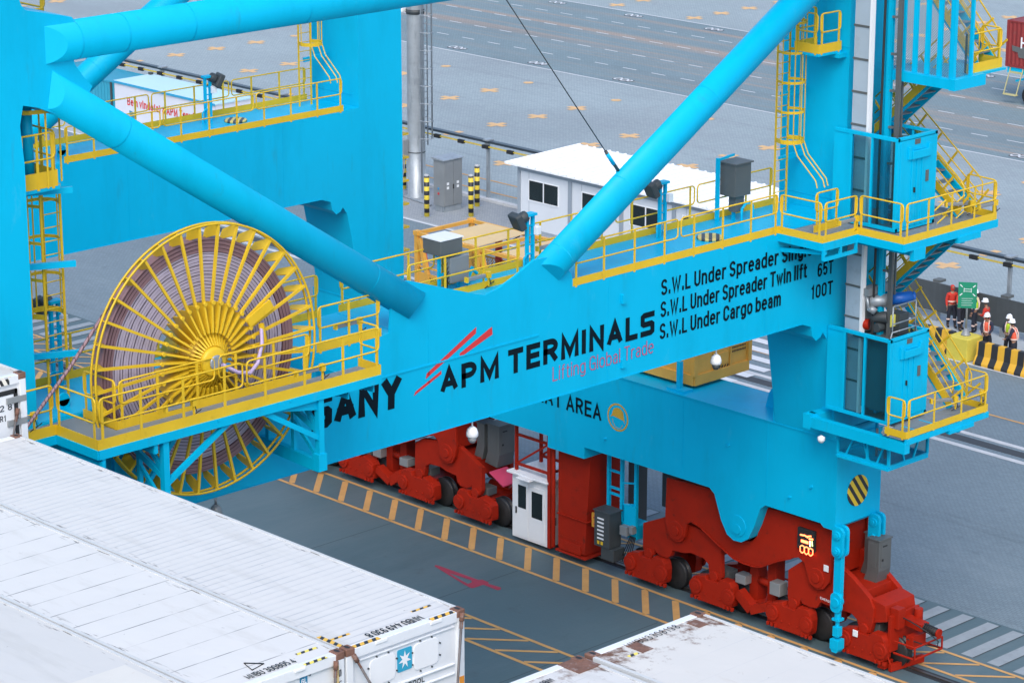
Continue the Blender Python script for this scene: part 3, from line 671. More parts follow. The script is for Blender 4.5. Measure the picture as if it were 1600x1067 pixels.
    for u0, u1, z1 in ((-52.75, -52.35, 1.38), (-51.4, -51.0, 1.5)):
        b = MB(); b.box(min(X(u0), X(u1)), max(X(u0), X(u1)), YA + .22, YA + .58, 1.1, z1); parts.append(b.build('motor_box', M['grey'], crane, bevel=.02))
    return parts
cornF = corner(PIV[0], 1); cornR = corner(PIV[1], -1)
# small plates and lamps on the near corner
for x, z in ((-49.05, 2.62), (-47.9, .95)): MB().box(x - .09, x + .09, YA - .06, YA - .03, z - .1, z + .1).build('service_lamp', M['white'], crane, bevel=.015)
letters('EMERGENCY', (-49.25, YA - .02, 1.62), (1, 0, -.05), (0, 0, 1), .62, .075, M['white'], crane)
# LED display
b = MB(); lx0, lx1 = [W(p, 850, 'y', YA - .04)[0] for p in (1248, 1275)]
b.box(lx0, lx1, YA - .12, YA - .02, 3.0, 3.62 + .02); led = b.build('led_display', M['black'], crane, bevel=.015)
L0 = XZ([(1246.5, 828), (1275, 872)], YA - .12)
def ledpt(x, y): return W(1235 + x/17.78, 820 + y/17.78, 'y', YA - .126)
b = MB()
def seg(a, c, wd=.035): b.bar(ledpt(*a), ledpt(*c), wd, .006, (0, 1, 0))
for k in range(3):
    ox, oy = 0 + k*118, k*42
    for a, c in (((270, 585), (270, 720)), ((270, 720), (325, 775)), ((325, 775), (385, 730)), ((385, 730), (385, 600)), ((385, 600), (320, 560)), ((320, 560), (270, 590))):
        seg((a[0]+ox, a[1]+oy), (c[0]+ox, c[1]+oy), .03)
seg((295, 430), (500, 495), .085); seg((270, 265), (400, 290), .045); seg((390, 280), (490, 350), .045); seg((470, 320), (580, 310), .045); seg((510, 380), (630, 400), .05)
b.build('led_text', M['led'], led)
b = MB(); seg((545, 440), (545, 600), .035); b.build('led_symbol', M['ledw'], led)
b = MB(); seg((600, 450), (610, 590), .03); b.build('led_symbol', M['ledy'], led)
# buffer and end gear at the near end of the rail
def end_gear(xe, s):
    b = MB(); X = lambda d: xe + s*d
    b.box(min(X(0), X(.1)), max(X(0), X(.1)), 60.2, 61.5, .6, 1.7)
    b.bar((X(.05), 60.95, 1.42), (X(.75), 60.95, 1.36), .34, .22)
    b.bar((X(.1), 60.5, 1.3), (X(.1), 60.5, 1.9), .3, .3); b.tube((X(.3), 61.2, 1.4), (X(.3), 61.2, 1.75), .13, 12)
    b.box(min(X(.35), X(.6)), max(X(.35), X(.6)), 60.6, 61.2, .72, 1.1)
    fr = [(X(.2), 60.25, .62), (X(.95), 60.25, .62), (X(.95), 61.5, .62), (X(.2), 61.5, .62)]
    b.path(fr, .035, 8); b.path([(p[0], p[1], .98) for p in fr], .03, 8)
    for p in fr[1:3]: b.tube((p[0], p[1], .62), (p[0], p[1], .98), .03, 8)
    b.bar((X(-.1), 60.05, .95), (X(.12), 60.3, .12), .08, .05); b.bar((X(.12), 60.2, .14), (X(.3), 61.5, .14), .12, .22)
    b.box(min(X(-.25), X(.0)), max(X(-.25), X(.0)), 60.1, 60.5, .08, .3)
    o = b.build('rail_end_gear', M['red'], crane, bevel=.01)
    c = MB(); c.tube((X(.7), 60.95, 1.36), (X(1.2), 60.95, 1.32), .12, 16); 
    for k in range(6): c.tube((X(.74 + .07*k), 60.95, 1.357 - .006*k), (X(.77 + .07*k), 60.95, 1.354 - .006*k), .135, 16)
    c.build('buffer', M['black'], o)
    d = MB(); d.tube((X(1.2), 60.95, 1.32), (X(1.26), 60.95, 1.315), .135, 16); d.build('buffer_cap', M['red'], o)
    e = MB(); e.path([(X(.1), 60.6, 1.62), (X(.6), 60.5, 1.6), (X(1.1), 60.55, 1.45), (X(1.42), 60.7, 1.2), (X(1.35), 60.75, 1.0), (X(.9), 60.7, .95), (X(.4), 60.6, 1.0)], .018, 6); e.build('hose', M['black'], o)
end_gear(-46.92, 1); end_gear(-73.25, -1)
# drive cabinets on the bogies
def cabinet(x, y, z, wd, dp, ht, name='drive_cabinet', m='cabgrey'):
    b = MB(); b.box(x, x + wd, y, y + dp, z, z + ht); b.prism([(x - .12, z - .38), (x + wd - .1, z - .45), (x + wd, z), (x, z)], 'y', y, y + dp)
    b.box(x - .03, x + wd + .03, y - .03, y + dp + .03, z + ht, z + ht + .04)
    b.box(x + .1, x + wd - .1, y - .012, y, z + .1, z + ht - .1); b.box(x + wd, x + wd + .012, y + .08, y + dp - .08, z + .1, z + ht - .08)
    o = b.build(name, M[m], crane, bevel=.01)
    MB().box(x + wd + .012, x + wd + .02, y + .15, y + .35, z + ht - .2, z + ht - .16).build('vent', M['black'], o); MB().box(x + wd + .012, x + wd + .03, y + .12, y + .18, z + .3, z + .36).build('handle', M['black'], o)
    return o
cabinet(-48.35, 60.95, 2.55, .42, .55, .92); cabinet(-48.75, 61.3, 2.6, .35, .4, .85)
cabinet(-63.85, 60.55, 2.45, .55, .7, .95); cabinet(-64.3, 60.5, 2.6, .35, .5, .75)
for q in ((-56.0, -55.5, 60.9, 61.6, 2.5, 3.95), (-56.6, -56.2, 61.1, 61.6, 2.3, 3.5), (-57.85, -57.5, 60.9, 61.4, 1.2, 3.6)): MB().box(*q).build('drive_cabinet', M['dark'], crane, bevel=.015)
b = MB(); b.add([(-63.3, 60.1, 2.0), (-62.65, 60.1, 1.68), (-62.65, 60.9, 1.68), (-63.3, 60.9, 2.0), (-63.3, 60.1, 1.96), (-62.65, 60.1, 1.64), (-62.65, 60.9, 1.64), (-63.3, 60.9, 1.96)], [(0, 1, 2, 3), (4, 5, 6, 7), (0, 1, 5, 4), (1, 2, 6, 5), (2, 3, 7, 6), (3, 0, 4, 7)]); b.build('cover_sheet', M['pink'], crane)
# hydraulic storm tie-down hanging from the beam end
def tiedown(x, y, long):
    b = MB()
    def link(z0, z1, wd, th, yy):
        P = fillet([(x - wd/2, z1), (x + wd/2, z1), (x + wd/2, z0), (x - wd/2, z0)], wd*.48, 5); b.prism(P, 'y', yy - th/2, yy + th/2)
    link(3.22, 4.15, .40, .10, y); link(3.22, 4.15, .40, .10, y + .22)
    for z in (3.42, 3.9):
        b.tube((x, y - .10, z), (x, y + .32, z), .13, 16); b.tube((x, y - .13, z), (x, y - .10, z), .07, 10)
    if long:
        b.bar((x - .02, y + .11, 3.5), (x - .02, y + .11, 1.95), .26, .16, (0, 1, 0))
        link(1.55, 2.15, .38, .12, y + .02)
        b.tube((x, y - .08, 1.86), (x, y + .2, 1.86), .14, 16)
        b.tube((x, y + .1, 1.6), (x, y + .1, 1.35), .10, 12); b.box(x - .13, x + .13, y - .02, y + .24, 1.28, 1.36)
        b.tube((x, y + .1, 1.3), (x, y + .1, .75), .065, 10)
        b.box(x - .10, x + .10, y + .0, y + .2, .80, 1.10)
        b.box(x - .15, x + .15, y - .05, y + .25, .42, .72); b.prism([(x - .15, .42), (x + .15, .42), (x + .08, .32), (x - .08, .32)], 'y', y - .03, y + .22)
    return b.build('tie_down', M['cyan'], crane, bevel=.008)
tiedown(-48.37, 59.62, True); tiedown(-48.37, 61.25, False); tiedown(-71.2, 59.55, True)
# red anchor pedestal, operator booth and its red frame, blue ladder frame
b = MB(); f = lambda z: (-60.03, -58.62 - (3.6 - z)*.07, 60.0, 61.5)
for z0, z1 in ((.35, 1.45), (1.49, 3.72)):
    vs = []
    for z in (z0, z1):
        x0, x1, y0, y1 = f(z); vs += [(x0, y0, z), (x1, y0, z), (x1, y1, z), (x0, y1, z)]
    b.add(vs, [(3, 2, 1, 0), (4, 5, 6, 7), (0, 1, 5, 4), (1, 2, 6, 5), (2, 3, 7, 6), (3, 0, 4, 7)])
b.box(-60.05, -58.70, 59.95, 61.55, 1.45, 1.49); b.box(-60.08, -58.75, 59.92, 61.58, .22, .28)
b.box(-60.0, -58.9, 59.985, 60.0, .72, .76); b.box(-59.95, -59.0, 59.97, 60.0, .3, .62)
b.box(-60.02, -58.9, 60.1, 61.4, .27, .36)
b.tube((-60.2, 59.95, .3), (-60.2, 59.95, 3.6), .07, 10)
b.build('anchor_pedestal', M['red'], crane, bevel=.01)
bx0, bx1, by0, by1 = -62.12, -60.5, 60.0, 61.5
b = MB(); b.box(bx0, bx1, by0, by1, .16, 2.32); b.box(bx0 - .12, bx1 + .1, by0 - .15, by1 + .1, 2.32, 2.40); b.box(bx0 + .5, bx1 - .5, by0 - .35, by0 - .15, 2.30, 2.36)
booth = b.build('operator_booth', M['white'], crane, bevel=.02)
MB().box(bx0 + .16, bx0 + .74, by0 - .025, by0 - .003, .25, 2.12).build('booth_door', M['white'], booth, bevel=.008); MB().box(bx0 + .80, bx1 - .14, by0 - .025, by0 - .003, .25, 2.06).build('booth_panel', M['white'], booth, bevel=.008)
MB().box(bx0 + .30, bx0 + .66, by0 - .032, by0 - .026, 1.22, 1.98).build('booth_window', M['darkglass'], booth); MB().box(bx0 + .92, bx1 - .22, by0 - .032, by0 - .026, 1.02, 1.90).build('booth_window', M['darkglass'], booth)
MB().box(bx0 + .2, bx0 + .24, by0 - .06, by0 - .025, 1.0, 1.22).build('door_handle', M['black'], booth)
b = MB()
for x in (bx0 + .1, bx1 - .05):
    for y in (60.1, 61.2): b.bar((x, y, 2.4), (x, y, 4.09), .09, .09)
for z in (2.62, 3.6):
    b.bar((bx0 + .1, 60.1, z), (bx1, 60.1, z), .07, .08); b.bar((bx0 + .1, 61.2, z), (bx1, 61.2, z), .07, .08); b.bar((bx1 - .05, 60.1, z), (bx1 - .05, 61.2, z), .07, .07)
b.bar((bx0 + .15, 60.1, 2.65), (bx1 - .05, 60.1, 3.6), .06, .06); b.bar((bx0 + .15, 61.2, 2.65), (bx1 - .05, 61.2, 3.6), .06, .06)
b.bar((bx1 + .12, 60.0, .2), (bx1 + .12, 60.0, 3.7), .14, .14)
b.build('booth_frame', M['red'], crane)
b = MB(); b.path([(bx1 + .3, 60.0, 3.4), (bx1 + .32, 59.98, 2.8), (bx1 + .28, 60.0, 2.0), (bx1 + .33, 59.98, 1.2), (bx1 + .3, 60, .3)], .03, 6); b.box(bx1 + .2, bx1 + .34, 59.95, 60.05, 1.0, 1.25); b.build('cable_run', M['dark'], crane)
b = MB()
for x in (-58.15, -57.58, -56.98): b.bar((x, 60.35, 1.5), (x, 60.35, 4.09), .10, .10)
for z in (1.9, 2.55, 2.75, 3.3): b.bar((-58.15, 60.35, z), (-57.58, 60.35, z), .06, .07)
for z in (2.3, 3.0): b.bar((-57.58, 60.35, z), (-56.98, 60.35, z + .12), .05, .05)
b.box(-57.7, -56.9, 60.3, 60.9, 1.3, 1.75); b.box(-57.35, -56.85, 60.2, 60.28, 1.7, 2.4)
b.build('ladder_frame', M['cyan'], crane)
b = MB(); b.box(-58.2, -57.55, 59.75, 60.3, .95, 2.1); b.box(-58.25, -57.5, 59.72, 60.33, 2.1, 2.14); b.box(-57.95, -57.4, 59.8, 60.3, .55, .95); pb = b.build('control_box', M['dark'], crane, bevel=.02)
for k in range(6): MB().box(-58.05, -57.78, 59.735, 59.748, 1.86 - .13*k, 1.91 - .13*k).build('push_button', M['white'], pb)
for x in (-58.05, -57.9): MB().box(x, x + .09, 59.735, 59.748, 1.04, 1.14).build('push_button', M['yellow'], pb)
b = MB(); b.box(-58.55, -58.24, 60.0, 60.06, 1.4, 1.86); ph = b.build('telephone_sign', mat('sign_orange', (.75, .33, .03), .5), crane)
b = MB(); b.path([(-58.46, 59.99, 1.72), (-58.41, 59.99, 1.76), (-58.35, 59.99, 1.68), (-58.34, 59.99, 1.58), (-58.38, 59.99, 1.5), (-58.45, 59.99, 1.52)], .02, 6); b.build('telephone_emblem', M['redtext'], ph)
for q in ((-57.35, -57.05, 60.0, 60.25, 1.45, 1.75), (-57.0, -56.85, 60.05, 60.25, 1.55, 1.8)): MB().box(*q).build('junction_box', M['grey'], crane, bevel=.015)
b = MB()
for k in range(5): b.path([(-57.9 + .1*k, 60.1, .95), (-57.85 + .12*k, 60.0, .6), (-57.5 + .1*k, 60.2, .5), (-57.1 + .05*k, 60.25, 1.4)], .018, 5)
b.build('cable_run', M['black'], crane)
# ------------------------------------------------------------------ walkways and handrails
def handrail(runs, parent, h=1.06, toe=.2, post=1.15, z_off=0., loops=True, r=.022):
    """runs: list of polylines of (x,y,z); one handrail mesh and one toe board mesh for the lot"""
    for run in runs:
        hb = MB(); tb = MB()
        P = [Vector(p) + Vector((0, 0, z_off)) for p in run]
        for a, c in zip(P, P[1:]):
            L = (c - a).length; d = (c - a) / L
            n = max(1, round(L / post)); pn = max(1, round(L / 3.4))
            for k in range(pn):
                s0 = L*k/pn + .06; s1 = L*(k+1)/pn - .06; q0 = a + d*s0; q1 = a + d*s1; rr = min(.09, (s1-s0)/4)
                lo, hi = Vector((0, 0, h*.52)), Vector((0, 0, h))
                loop = [q0 + d*rr + hi, q1 - d*rr + hi, q1 - d*rr*.3 + hi - _uz*rr*.3, q1 + hi - _uz*rr, q1 + lo + _uz*rr, q1 - d*rr*.3 + lo + _uz*rr*.3, q1 - d*rr + lo, q0 + d*rr + lo, q0 + d*rr*.3 + lo + _uz*rr*.3, q0 + lo + _uz*rr, q0 + hi - _uz*rr, q0 + d*rr*.3 + hi - _uz*rr*.3]
                hb.path(loop, r, 6, closed=True)
            for k in range(n+1):
                q = a + d*(min(max(L*k/n, .12), L-.12)); hb.bar(q + _uz*(-.06), q + _uz*h, .065, .018, d.cross(_uz))
            if toe: tb.bar(a + _uz*(toe/2 - .02), c + _uz*(toe/2 - .02), .012, toe)
        o = hb.build('handrail', M['yellow'], parent)
        if toe: tb.build('toe_board', M['yellow'], parent)
    return o
def tube_light(p, d, parent):
    """strip lamp on a bracket on the handrail, p = centre, d = direction"""
    p, d = Vector(p), Vector(d).normalized(); b = MB(); b.bar(p - d*.30, p + d*.30, .09, .10)
    o = b.build('strip_light', M['grey'], parent, bevel=.02)
    c = MB(); c.bar(p + d*.36, p + d*.48, .10, .16); c.bar(p + d*.42 - _uz*.3, p + d*.42, .04, .04); c.build('lamp_bracket', M['yellow'], o); MB().bar(p - d*.36, p - d*.30, .1, .13).build('lamp_bracket', M['yellow'], o)
    e = MB(); e.path([p + d*.45 - _uz*.08, p + d*.5 - _uz*.25, p + d*.3 - _uz*.33, p + d*.62 - _uz*.2], .013, 5); e.build('lamp_cable', M['black'], o)
ZT = 13.225
def beam_walk(xf, node, front):
    xb = xf - 2.24
    b = MB(); b.box(xb + .05, xf - .07, 43.1 + node, 59.55, ZT - .005, ZT + .006)
    wk = b.build('walkway', M['cyan'], crane)
    if front:
        runs = [[(xf, 49.0, ZT), (xf, 56.85, ZT), (-47.0, 56.85, ZT), (-47.0, 58.30, ZT), (-45.42, 58.30, ZT), (-45.42, 62.35, ZT), (-46.6, 62.45, ZT)], [(xb, 43.2, ZT), (xb, 59.2, ZT)], [(-49.9, 44.6, ZT), (-49.9, 48.5, ZT)], [(-47.9, 57.55, ZT), (-47.9, 58.6, ZT)]]
    else:
        runs = [[(xf, 48.0, ZT), (xf, 58.95, ZT)], [(xb, 46.5, ZT), (xb, 59.3, ZT)]]
    handrail(runs, wk)
    return wk
wkF = beam_walk(XF, 0, True); wkR = beam_walk(XR, -2.35, False)
# landing outside the leg, with its brackets
b = MB(); b.prism([(XF + .004, 56.9), (-47.03, 56.9), (-47.03, 58.35), (-45.45, 58.35), (-45.45, 62.4), (XF + .004, 62.4)], 'z', ZT - .06, ZT - .02)
ld = b.build('landing', M['grate'], crane)
b = MB()
for p, q in (((XF, 56.86), (-47.0, 56.86)), ((-47.0, 56.86), (-47.0, 58.31)), ((-47.0, 58.31), (-45.42, 58.31)), ((-45.42, 58.31), (-45.42, 62.4))): b.bar((p[0], p[1], ZT - .13), (q[0], q[1], ZT - .13), .06, .22)
b.bar((-47.0, 57.0, ZT - .3), (XF, 57.0, ZT - .5), .08, .12); b.bar((-47.0, 56.9, ZT - .48), (-47.0, 58.3, ZT - .48), .06, .1)
for y in (56.9, 57.6, 58.25): b.bar((-47.0, y, ZT - .2), (-47.0, y, ZT - .5), .07, .07)
b.box(XF, -45.5, 58.95, 59.1, ZT - .5, ZT - .24); b.box(-45.52, -45.38, 58.7, 59.2, ZT - .55, ZT - .22)
b.bar((-45.5, 61.0, ZT - .35), (XF, 60.9, ZT - .85), .1, .25); b.bar((-45.42, 60.6, ZT - .3), (-45.42, 61.6, ZT - .3), .12, .18)
b.build('landing_frame', M['cyan'], ld)
for p, d in (((-47.0, 57.85, ZT + .42), (0, 1, 0)), ((-45.45, 61.9, ZT + .45), (0, 1, 0)), ((-46.2, 61.6, ZT + .4), (.6, 1, 0))): tube_light(p, d, crane)
# waterside: walk round the leg and the gallery in front of the cable reel
XA, XB_ = -47.92, -46.42
b = MB(); b.prism([(XF + .004, 28.0), (XA, 28.0), (XA, 32.9), (XB_, 32.9), (XB_, 40.7), (-47.2, 40.7), (-47.2, 33.9), (XF + .004, 33.9)], 'z', ZT - .10, ZT - .06)
gal = b.build('reel_gallery', M['grate'], crane)
b = MB(); b.box(XF - 2.2, XF - .05, 32.85, 42.7, ZT, ZT + .006); b.build('walkway', M['cyan'], crane)
handrail([[(XA, 28.0, ZT - .1), (XA, 32.87, ZT - .1), (XB_, 32.87, ZT - .1), (XB_, 40.7, ZT - .1), (-47.2, 40.7, ZT - .1)]], gal, h=1.12, toe=.26)
handrail([[(XF + .1, 33.95, ZT - .05), (-47.2, 33.95, ZT - .05), (-47.2, 39.3, ZT - .05)], [(XF, 40.6, ZT), (XF, 42.6, ZT)], [(XF - 2.24, 32.9, ZT), (XF - 2.24, 42.6, ZT)]], gal, h=1.05)
b = MB()
for p, q in (((XA, 28), (XA, 32.87)), ((XA, 32.87), (XB_, 32.87)), ((XB_, 32.87), (XB_, 40.7)), ((XB_, 40.7), (-47.2, 40.7)), ((-47.2, 33.9), (-47.2, 40.7))): b.bar((p[0], p[1], ZT - .19), (q[0], q[1], ZT - .19), .07, .20)
b.bar((XA, 33.0, ZT - .42), (XB_, 33.0, ZT - .42), .08, .36); b.bar((XB_, 32.95, ZT - .35), (XB_, 32.95, ZT - .75), .07, .1)
b.box(-47.2, XB_, 34.3, 34.4, ZT - .5, ZT - .2)
for y in (36.0, 38.0): b.bar((XB_ + .05, y, ZT - .12), (-47.2, y, ZT - .12), .05, .05)
b.build('gallery_frame', M['cyan'], gal)
def truss(y, zb):
    b = MB(); xo = -46.5
    b.bar((xo, y, ZT - .2), (xo, y, zb), .15, .15); b.bar((XF + .25, y, ZT - .2), (XF + .25, y, zb), .12, .12)
    b.bar((xo, y, zb), (XF, y, zb + .1), .15, .28); b.bar((-47.4, y, ZT - .2), (-47.4, y, zb + .1), .1, .1)
    b.bar((xo, y, 12.2), (-47.4, y, ZT - .25), .08, .1); b.bar((xo, y, zb + .8), (XF, y, zb + 1.6), .09, .13)
    b.bar((xo, y, zb + .1), (-47.4, y, zb + .9), .07, .09)
    b.box(xo - .1, xo + .1, y - .12, y + .12, zb - .1, zb + .3)
    return b
b = truss(38.93, 11.35); b.bar((-46.5, 38.93, 12.0), (-46.5, 37.3, ZT - .25), .09, .12); b.prism([(38.9, ZT - .2), (38.9, ZT - .55), (36.9, ZT - .2)], 'x', -46.52, -46.49); b.build('gallery_truss', M['cyan'], gal)
b = truss(34.62, 11.3); b.bar((-46.5, 34.62, 11.95), (-46.5, 36.4, ZT - .25), .09, .12); b.bar((-47.4, 34.62, 11.5), (-47.4, 36.0, ZT - .2), .08, .1); b.build('gallery_truss', M['cyan'], gal)
for y in (39.6, 40.35):
    b = MB(); b.prism([(y - .3, ZT - .30), (y + .22, ZT - .30), (y + .22, ZT - .5), (y + .15, ZT - .52)], 'x', -46.9, -46.86); b.box(-48.5, -46.5, y + .18, y + .22, ZT - .5, ZT - .3); b.build('gallery_bracket', M['cyan'], gal)
for p, d in (((XB_ - .05, 38.6, ZT + .42), (0, 1, 0)), ((XB_ - .05, 35.0, ZT + .40), (0, 1, 0)), ((XF - .1, 41.6, ZT + .45), (0, 1, 0)), ((XA, 31.9, ZT + .45), (0, 1, 0)), ((-49.85, 46.9, ZT + .35), (0, 1, 0)), ((-50.7, 50.2, ZT + .4), (0, 1, 0))): tube_light(p, d, crane)
# ------------------------------------------------------------------ caged ladders
def ladder(x, y, z0, z1, sgn, parent, flare=True, half=.25, zc=None, brackets=True):
    """rung direction y, cage bulges towards sgn*x"""
    b = MB()
    for s in (-1, 1): b.bar((x, y + s*half, z0), (x, y + s*half, z1), .055, .03, (1, 0, 0))
    z = z0 + .3
    while z < z1: b.tube((x, y - half, z), (x, y + half, z), .014, 5); z += .3
    o = b.build('ladder', M['yellow'], parent)
    c = MB(); zc = zc or z0 + 2.1; R = .38
    hp = lambda z, f=1.0: [(x + sgn*(.36*f + R*f*math.sin(a)) if k not in (0, 10) else x, y + R*f*1.0*math.cos(a), z) for k, a in enumerate([math.pi*j/10 for j in range(11)])]
    z = zc; hoops = []
    while z < z1 + .01:
        pts = [(x, y + half, z)] + [(x + sgn*(.30 + R*math.sin(math.pi*j/10)), y + R*math.cos(math.pi*j/10), z) for j in range(11)] + [(x, y - half, z)]
        for p, q in zip(pts, pts[1:]): c.bar(p, q, .012, .07 if z > zc + .1 else .12)
        z += .82
    for j in (0, 3, 5, 7, 10):
        a = math.pi*j/10; px, py = x + sgn*(.30 + R*math.sin(a)), y + R*math.cos(a)
        c.bar((px, py, zc), (px, py, z1), .035, .01, (1, 0, 0))
        if flare and j in (3, 5, 7):
            c.path([(px, py, zc), (px + sgn*.15, py + .02, zc - .35), (px + sgn*.75, py + .1, zc - .95), (px + sgn*.82, py + .1, zc - 1.15)], .018, 5)
    c.build('ladder_cage', M['yellow'], o)
    for z in ((z0 + 1.5, z0 + 3.3) if brackets else ()): MB().bar((x - sgn*.05, y, z), (x - sgn*.05, y + .95, z + .06), .1, .14).build('ladder_bracket', M['cyan'], o)
    return o
ladder(-50.0, 58.58, ZT, 19.4, 1, crane); ladder(-70.35, 58.58, ZT, 19.4, 1, crane)
# rest platform above the leg ladder
def rest(x0, x1, y0, y1, z, nm='rest_platform'):
    b = MB(); b.box(x0, x1, y0, y1, z - .1, z); b.box(x0 - .1, x1 + .1, y1 - .2, y1 + .3, z - .22, z - .1); o = b.build(nm, M['cyan'], crane)
    handrail([[(x0, y1, z), (x0, y0, z), (x1, y0, z), (x1, y1, z)]], o, toe=.25, post=.7)
    return o
rest(-49.6, -48.75, 58.55, 59.5, 17.85)
# ladder on the waterside leg, with its landing above
ladder(-49.62, 34.15, ZT, 18.05, -1, crane, half=.25, zc=15.15, flare=False, brackets=False)
for z in (14.35, 16.35, 17.98): MB().bar((-49.95, 32.85, z), (-49.2, 34.45, z), .1, .13).build('ladder_bracket', M['cyan'], crane)
b = MB(); b.box(-50.7, -49.0, 32.9, 34.0, 18.1, 18.2); lp = b.build('rest_platform', M['cyan'], crane)
handrail([[(-49.0, 32.95, 18.2), (-49.0, 33.95, 18.2), (-50.65, 33.95, 18.2)], [(-50.65, 33.3, 18.2), (-50.65, 33.95, 18.2)]], lp, toe=.35, post=.5, h=1.15)
b = MB(); b.tube((-49.4, 33.5, 18.2), (-49.4, 33.5, 20.1), .12, 12); b.box(-49.9, -49.7, 33.3, 33.6, 18.2, 19.6); b.build('post', M['cyan'], lp)
for z in (19.85,):
    b = MB()
    for k in range(12):
        a0, a1 = math.pi*2*k/12, math.pi*2*(k+1)/12; b.bar((-49.6 + .75*math.cos(a0), 33.6 + .7*math.sin(a0), z), (-49.6 + .75*math.cos(a1), 33.6 + .7*math.sin(a1), z), .02, .09)
    for k in range(0, 12, 2): a0 = math.pi*2*k/12; b.bar((-49.6 + .75*math.cos(a0), 33.6 + .7*math.sin(a0), 18.2), (-49.6 + .75*math.cos(a0), 33.6 + .7*math.sin(a0), 21.5), .04, .015)
    b.build('ladder_cage', M['yellow'], lp)
# small platform high on the waterside leg
b = MB(); b.box(-52.6, -51.1, 32.9, 35.3, 20.9, 21.0); hp = b.build('rest_platform', M['cyan'], crane)
handrail([[(-51.1, 33, 21.0), (-51.1, 35.3, 21), (-52.6, 35.3, 21), (-52.6, 33, 21)]], hp)
# ------------------------------------------------------------------ cable reel
RX, RY, RZ = -47.62, 36.62, 14.10
b = MB(); b.lathe((RX - .2, RY, RZ), 'x', [(.42, -.75), (.42, 0)], 24); b.tube((RX - .9, RY, RZ), (RX - .2, RY, RZ), .5, 20)
b.bar((RX - .75, RY, RZ), (RX - .75, RY, 12.6), .6, .4); b.box(XF, RX - .5, RY - .4, RY + .4, 12.3, 13.5)
reel = b.build('cable_reel', M['yellow'], crane)
prof = []; r = 1.22
while r < 2.34: prof += [(r, .0), (r + .022, .022), (r + .043, .0)]; r += .045
b = MB(); n = 128
fr = [(x, h + .10) for x, h in prof]; b.lathe((RX - .28, RY, RZ), 'x', [(1.22, -.22)] + fr + [(2.34, -.22)], n, cap=False); b.lathe((RX - .28, RY, RZ), 'x', [(1.22, -.22), (2.34, -.22)], n, cap=False)
b.build('cable_pack', M['cable'], reel)
prof = []; r = 2.34
while r < 2.62: prof += [(r, .0), (r + .022, .022), (r + .043, .0)]; r += .045
b = MB(); b.lathe((RX - .28, RY, RZ), 'x', [(2.34, -.24)] + [(x, h + .12) for x, h in prof] + [(2.64, .06), (2.66, 0), (2.64, -.05), (2.66, -.1), (2.64, -.16), (2.66, -.2), (2.34, -.24)], n, cap=False)
b.build('cable_outer_turns', M['cableo'], reel)
b = MB(); b.lathe((RX, RY, RZ), 'x', [(.36, .10), (.40, .0), (.60, -.10), (.60, -.30), (.42, -.34)], 48, cap=False)
b.lathe((RX, RY, RZ), 'x', [(.33, .05), (.33, .36), (.28, .40), (.10, .40)], 40, cap=True)
for k in range(36):
    a = 2*math.pi*(k+.5)/36; c, s = math.cos(a), math.sin(a); b.bar((RX + .30, RY + c*.34, RZ + s*.34), (RX + .10, RY + c*.60, RZ + s*.60), .04, .05, (1, 0, 0))
b.build('reel_hub', M['yellow'], reel)
b = MB(); b.lathe((RX + .40, RY, RZ), 'x', [(.15, 0), (.17, .03), (.12, .035)], 24); b.build('hub_bearing', M['galv'], reel)
b = MB(); RF, RBk = RX + .16, RX + .0
for x in (RF, RBk):
    n = 96; vs = []
    for k in range(n):
        a = 2*math.pi*k/n
        for rr, dx in ((3.0, -.018), (3.045, -.018), (3.045, .018), (3.0, .018)): vs.append((x + dx, RY + rr*math.cos(a), RZ + rr*math.sin(a)))
    b.add(vs, [(4*k+j, 4*k+(j+1) % 4, 4*((k+1) % n)+(j+1) % 4, 4*((k+1) % n)+j) for k in range(n) for j in range(4)], True)
b.build('reel_rim', M['yellow'], reel)
for k in range(36):
    a = 2*math.pi*(k+.25)/36; c, s = math.cos(a), math.sin(a); t = Vector((0, -s, c))
    P = lambda x, r: Vector((x, RY + c*r, RZ + s*r))
    b = MB(); b.bar(P(RX + .22, .62), P(RX + .12, 1.25), .06, .045, t); b.bar(P(RX + .12, 1.25), P(RF - .02, 3.0), .055, .06, t)
    v = [P(RF, 2.78), P(RF, 3.0), P(RBk, 3.0), P(RX - .30, 2.84), P(RX - .35, 2.60)]
    w2 = t*.012; b.add([q - w2 for q in v] + [q + w2 for q in v], [(0, 1, 2, 3, 4), (9, 8, 7, 6, 5), (0, 5, 6, 1), (1, 6, 7, 2), (2, 7, 8, 3), (3, 8, 9, 4), (4, 9, 5, 0)])
    wv = [P(RX + .12, .56), P(RX + .10, 1.30), P(RX - .22, 1.24), P(RX - .30, .56)]; b.add([q - w2 for q in wv] + [q + w2 for q in wv], [(0, 1, 2, 3), (7, 6, 5, 4), (0, 4, 5, 1), (1, 5, 6, 2), (2, 6, 7, 3), (3, 7, 4, 0)])
    b.tube(P(RX + .14, 1.28), P(RX + .20, 1.28), .05, 8)
    b.build('spoke', M['yellow'], reel)
b = MB(); b.path([(RX + .5, RY + .1, RZ - .05), (RX + .6, RY + .45, RZ - .28), (RX + .58, RY + .8, RZ - .38), (RX + .5, RY + 1.1, RZ - .22), (RX + .35, RY + 1.35, RZ + .15), (RX + .25, RY + 1.42, RZ + .5)], .045, 8); b.build('hose', M['hose'], reel)
b = MB(); b.bar((RX + .18, RY + 1.1, RZ + .62), (RX + .22, RY + 1.75, RZ + .95), .22, .06, (1, 0, 0)); b.path([(RX + .25, RY + 1.42, RZ + .55), (RX + .25, RY + 1.5, RZ + .15), (RX + .2, RY + 1.42, RZ - .1)], .07, 8); b.build('cable_clamp', M['yellow'], reel)
